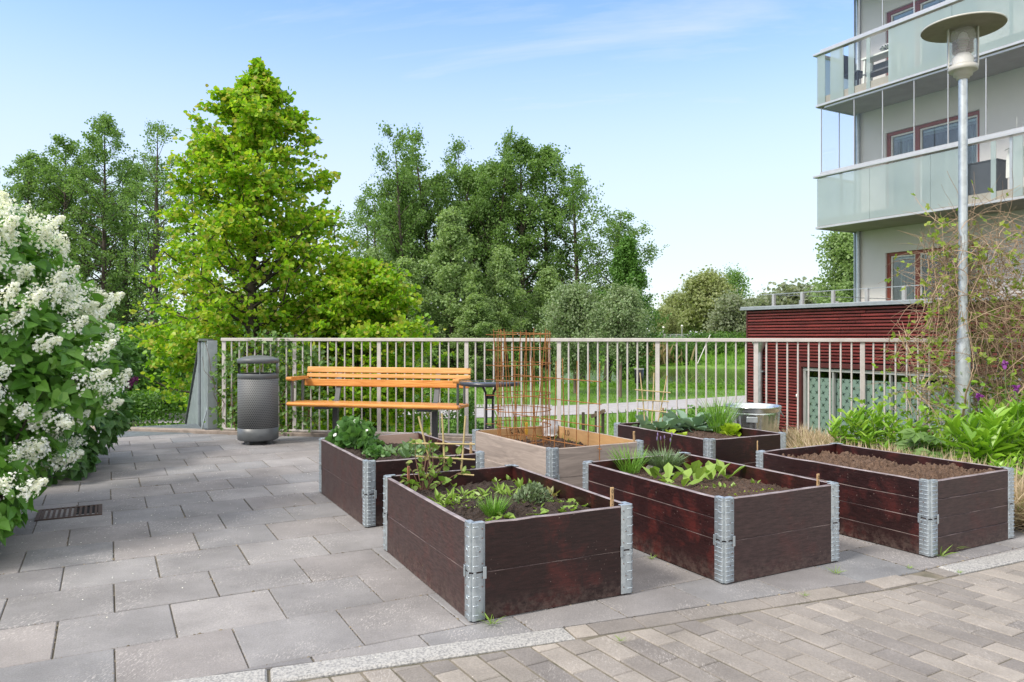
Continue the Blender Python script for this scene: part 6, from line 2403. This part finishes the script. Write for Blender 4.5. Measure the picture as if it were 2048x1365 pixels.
# balconies: local x along the facade, y = -1.385 is the glass front
m, nt, b, o = nm('frosted_glass')
b.inputs['Roughness'].default_value = .10
b.inputs['Specular IOR Level'].default_value = .8
f = noise(nt, coords(nt), .9, 3, .5)
nt.links.new(ramp(nt, f, [(.3, (.40, .485, .50)), (.7, (.52, .605, .61))]).outputs[0], b.inputs['Base Color'])
tr_ = nt.nodes.new('ShaderNodeBsdfTranslucent')
tr_.inputs[0].default_value = (.50, .66, .63, 1)
ms = nt.nodes.new('ShaderNodeMixShader')
ms.inputs[0].default_value = .35
nt.links.new(b.outputs[0], ms.inputs[1])
nt.links.new(tr_.outputs[0], ms.inputs[2])
tq = nt.nodes.new('ShaderNodeBsdfTransparent')
ms2 = nt.nodes.new('ShaderNodeMixShader')
ms2.inputs[0].default_value = .42
nt.links.new(ms.outputs[0], ms2.inputs[1])
nt.links.new(tq.outputs[0], ms2.inputs[2])
nt.links.new(ms2.outputs[0], o.inputs['Surface'])
M['frost'] = m
M['clear'] = glassmat('balcony_glass', (.975, .985, .985), 1.35)
M['clear2'] = glassmat('balcony_window_glass', (.975, .98, .985), 1.32)
FY = -1.385
off = BC - (WC + np.array([.8763, .4818]) * FY)


def bu(px):
    return pln(px, BC)


LV = [(3.63, 4.86), (6.43, 7.67), (9.22, 10.46)]
fro = [[(bu(1635), bu(1936)), (bu(1982), bu(1993)), (bu(2026), bu(2047)), (bu(2090), BLn)],
       [(bu(1634), bu(1651)), (bu(1661), bu(1688)), (bu(1697), bu(1709)), (bu(1733), bu(1741)), (bu(1777), BLn)],
       [(.03, 1.4), (2.2, BLn)]]
for lv, ((z0, z1), fz) in enumerate(zip(LV, fro)):
    bal = part('balcony', MB().box((BLn / 2, FY / 2 + .0, z0 + .12), (BLn, -FY - .06, .20)), [M['concrete']], ab)
    part('front_edge', join(MB().box((BLn / 2, FY - .004, z0 + .025), (BLn + .01, .05, .05), bev=.004), MB().box((.0, FY / 2, z0 + .025), (.05, -FY - .06, .05), bev=.004)), [M['alu']], bal)
    fg = MB()
    prev = .03
    cg_ = MB()
    for a, b_ in fz:
        a = max(a, .03)
        if a > prev + .02:
            cg_.box(((a + prev) / 2, FY, (z0 + z1) / 2), (a - prev - .006, .010, z1 - z0 - .16))
        x = a
        while x < b_ - .02:
            L = min(1.35, b_ - x)
            fg.box((x + L / 2, FY, (z0 + z1) / 2 - .01), (L - .008, .012, z1 - z0 - .14))
            x += L
        prev = b_
    for y0_, y1_ in ((FY + .02, FY + .62), (FY + .64, -.02)):
        fg.box((.012, (y0_ + y1_) / 2, (z0 + z1) / 2 - .01), (.012, y1_ - y0_, z1 - z0 - .14))
    part('frosted_panel', fg, [M['frost']], bal)
    if cg_.ch:
        part('clear_panel', cg_, [M['clear']], bal)
    part('rail', join(MB().box((BLn / 2 - .02, FY + .03, z1 - .025), (BLn + .10, .14, .05), bev=.008), MB().box((BLn / 2, FY + .045, z1 + .035), (BLn - .16, .05, .07), bev=.006), MB().box((.0, FY / 2 + .05, z1 - .025), (.12, -FY - .12, .05), bev=.008)), [M['alu']], bal)
    # thin poles behind the glass
    ps = MB()
    for k in range(8):
        ps.box((.62 + k * 1.2, FY + .06, (z0 + z1) / 2), (.05, .03, z1 - z0 - .12))
    part('baluster', ps, [M['alu']], bal)
    if lv < 2:
        zt0, zt1 = z1 + .07, LV[lv + 1][0] - .02
        g0 = .10 if lv == 0 else bu(1716)       # the upper panes are slid away from the corner
        gz_ = MB().box(((BLn + g0) / 2, FY + .05, (zt0 + zt1) / 2), (BLn - g0, .008, zt1 - zt0))
        if lv == 0:
            gz_.box((.10, FY / 2 + .03, (zt0 + zt1) / 2), (.008, -FY - .12, zt1 - zt0))
        part('glazing', gz_, [M['clear2']], bal)
        bars = MB()
        ux = [g0] + [bu(q) for q in ((1706, 1763, 1826, 1894, 1970) if lv == 0 else (1763, 1826, 1890, 1960))]
        while ux[-1] < BLn:
            ux.append(ux[-1] + .72)
        for q in ux:
            bars.box((q, FY + .05, (zt0 + zt1) / 2), (.016, .022, zt1 - zt0))
        for y_ in ((FY * .52,) if lv == 0 else ()):
            bars.box((.10, y_, (zt0 + zt1) / 2), (.022, .014, zt1 - zt0))
        bars.box((BLn / 2 + .10, FY + .05, zt1 - .01), (BLn - .2, .05, .04))
        part('glazing_bar', bars, [M['alu']], bal)

# things kept on the balconies


def bloc(u, y, z):
    p = WC + UA * u + np.array([.8763, .4818]) * y
    return (p[0], p[1], z)


u = bu(1752)
sh = thing('balcony_bench', 'slatted shelf bench with white legs on the upper balcony', 'bench', bloc(u, FY + .30, 6.66), AROT)
part('top', MB().box((0, 0, .56), (.9, .34, .04), bev=.004), [M['white']], sh)
part('shelf', MB().box((0, 0, .22), (.86, .30, .03)).box((0, .14, .38), (.86, .02, .18)), [mat('grey_slat', (.16, .16, .165))], sh)
for sx in (-.42, .42):
    part('leg', MB().bar((sx, -.12, 0), (sx * .92, -.12, .56), .045, .045), [M['white']], sh)
    part('leg', MB().bar((sx, .12, 0), (sx * .92, .12, .56), .045, .045), [M['white']], sh)
pl_ = thing('cushion', 'black and white patterned cushion on the balcony shelf bench', 'cushion', bloc(u + .16, FY + .30, 7.262), AROT)
cu = MB().lathe([(.001, 0), (.20, .015), (.24, .06), (.20, .10), (.001, .12)], 20)
m, nt, b, o = nm('patterned_cloth')
vo = nt.nodes.new('ShaderNodeTexVoronoi')
vo.inputs['Scale'].default_value = 22
nt.links.new(coords(nt), vo.inputs['Vector'])
nt.links.new(ramp(nt, vo.outputs['Distance'], [(.30, .02), (.38, .55)], 'CONSTANT').outputs[0], b.inputs['Base Color'])
part('cover', cu, [m], pl_)
u = bu(1672)
ch = thing('balcony_chair', 'dark chair behind the corner glass of the upper balcony', 'chair', bloc(u + .1, FY + .55, 6.65), AROT)
part('seat', MB().box((0, 0, .43), (.45, .45, .05), bev=.01), [M['greydk']], ch)
part('backrest', MB().box((-.2, 0, .70), (.04, .45, .45), bev=.01), [M['greydk']], ch)
for sx in (-.2, .2):
    for sy in (-.2, .2):
        part('leg', MB().box((sx, sy, .205), (.035, .035, .41)), [M['greydk']], ch)
u = bu(1952)
bx = thing('planter_box', 'dark grey box behind the clear glass of the lower balcony', 'box', bloc(u, FY + .32, 3.85), AROT)
part('body', MB().box((0, 0, .30), (.62, .36, .60), bev=.008), [mat('dark_grey_box', (.055, .06, .07), rough=.6)], bx)
part('lid', MB().box((0, 0, .615), (.64, .38, .03), bev=.004), [mat('dark_grey_lid', (.045, .05, .055), rough=.6)], bx)
u = bu(2016)
dr = thing('hanging_top', 'white sleeveless top on a white hanger behind the clear balcony glass', 'garment', bloc(u, FY + .30, 4.10), AROT + .3)
gm_ = MB()
pf = [(-.17, 0), (.17, -.0), (.165, .30), (.15, .44), (.12, .53), (.085, .55), (.05, .47), (-.05, .47), (-.085, .55), (-.12, .53), (-.15, .44), (-.165, .30)]
gm_.prism(pf, -.025, .025, 0, 'y')
part('garment', gm_, [M['white']], dr)
part('hanger', join(MB().tube([(-.19, 0, .52), (-.10, 0, .56), (0, 0, .60), (.10, 0, .56), (.19, 0, .52)], .012, 6), MB().tube([(0, 0, .60), (.0, 0, .66), (.0, 0, 1.1)], .003, 5)), [M['white']], dr)

# ------------------------------------------------------------------ small far things
sf = thing('sports_fence', 'tall pale mesh fence around the far sports ground', 'fence', (0, 0, 0))
for i, px in enumerate(np.arange(1318, 1500, 11.5)):
    Y = 118
    p = at(px, 672, Y)
    part('post', MB().tube([(p[0], Y, zt(Y) - .1), (p[0], Y, zt(Y) + 1.7)], .05, 5), [M['fence']], sf)
a, b_ = at(1318, 672, 118)[0], at(1500, 672, 118)[0]
part('rail', join(*[MB().box(((a + b_) / 2, 118, zt(118) + h_), (b_ - a, .05, .05)) for h_ in (.1, .85, 1.65)]), [mat('bluish_rail', (.36, .43, .47))], sf)
mm_, nt, bb, oo = nm('mesh_wire')
tr0 = nt.nodes.new('ShaderNodeBsdfTransparent')
ms = nt.nodes.new('ShaderNodeMixShader')
ms.inputs[0].default_value = .35
bb.inputs['Base Color'].default_value = (.35, .42, .46, 1)
nt.links.new(tr0.outputs[0], ms.inputs[1])
nt.links.new(bb.outputs[0], ms.inputs[2])
nt.links.new(ms.outputs[0], oo.inputs['Surface'])
part('wire_mesh', MB().box(((a + b_) / 2, 118.1, zt(118) + .85), (b_ - a, .02, 1.6)), [mm_], sf)
for px, top, lab in [(1364, 653, 'thin far lamp post above the sports fence'), (1327, 656, 'thin far lamp post at the edge of the maple')]:
    p = at(px, 672, 105)
    zz0 = zt(105)
    t = thing('far_lamp', lab, 'street lamp', (p[0], 105, zz0))
    h = CH - (top - HZ) * 105 / F - zz0
    part('pole', MB().tube([(0, 0, -.2), (0, 0, h)], [.07, .05], 6), [M['alu']], t)
    part('head', MB().lathe([(.05, h - .05), (.16, h), (.16, h + .1), (.02, h + .2)], 10), [M['white']], t)
pb_ = hp(1278, 41.2)
t = thing('park_bin', 'black litter bin on a post beside the park path', 'bin', pb_)
part('body', MB().lathe([(.001, .25), (.22, .26), (.24, .30), (.25, 1.0), (.22, 1.02), (.001, .98)], 16), [M['black']], t)
part('post', MB().box((0, .24, .6), (.07, .05, 1.5)), [M['greydk']], t)
part('rim', MB().lathe([(.25, 1.0), (.27, 1.01), (.27, 1.06), (.25, 1.07)], 16), [M['alu']], t)
p0 = hp(1185, 20.5)
t = thing('old_fence', 'short run of weathered wooden fence posts beyond the unpainted bed', 'fence', p0)
for x, h in ((-.25, .95), (.10, .98), (.28, 1.02)):
    part('post', MB().box((x, 0, h / 2 - .05), (.08, .08, h), bev=.01), [M['bark']], t)
part('rail', MB().bar((-.05, -.04, .78), (.34, -.04, .95), .05, .09), [M['barkpale']], t)
p0 = hp(1366, 77.6)
t = thing('leaning_pole', 'thin pale pole leaning out of the water at the far bank', 'pole', (p0[0] + 1.2, 77.6, -2.3))
part('shaft', MB().tube([(0, 0, 0), (1.6, 0, 3.6)], .045, 6), [M['white']], t)
nb2 = thing('net_fence', 'grey net fence running down the far bank beside the reeds', 'fence', (0, 0, 0))
nv_ = []
na, nbp = np.array([19.6, 99.0]), np.array([14.8, 79.5])
seg_ = 12
for i in range(seg_ + 1):
    q = na + (nbp - na) * i / seg_
    z = zt(q[1], q[0])
    nv_ += [(q[0], q[1], z), (q[0], q[1], z + 1.7)]
part('netting', MB().add(nv_, [(2 * i, 2 * i + 2, 2 * i + 3, 2 * i + 1) for i in range(seg_)]).add([(x + .03, y, z) for x, y, z in nv_], [(2 * i + 1, 2 * i + 3, 2 * i + 2, 2 * i) for i in range(seg_)]), [mm_], nb2)
for i in range(0, seg_ + 1, 3):
    part('post', MB().tube([nv_[2 * i], nv_[2 * i + 1]], .05, 5), [M['fence']], nb2)
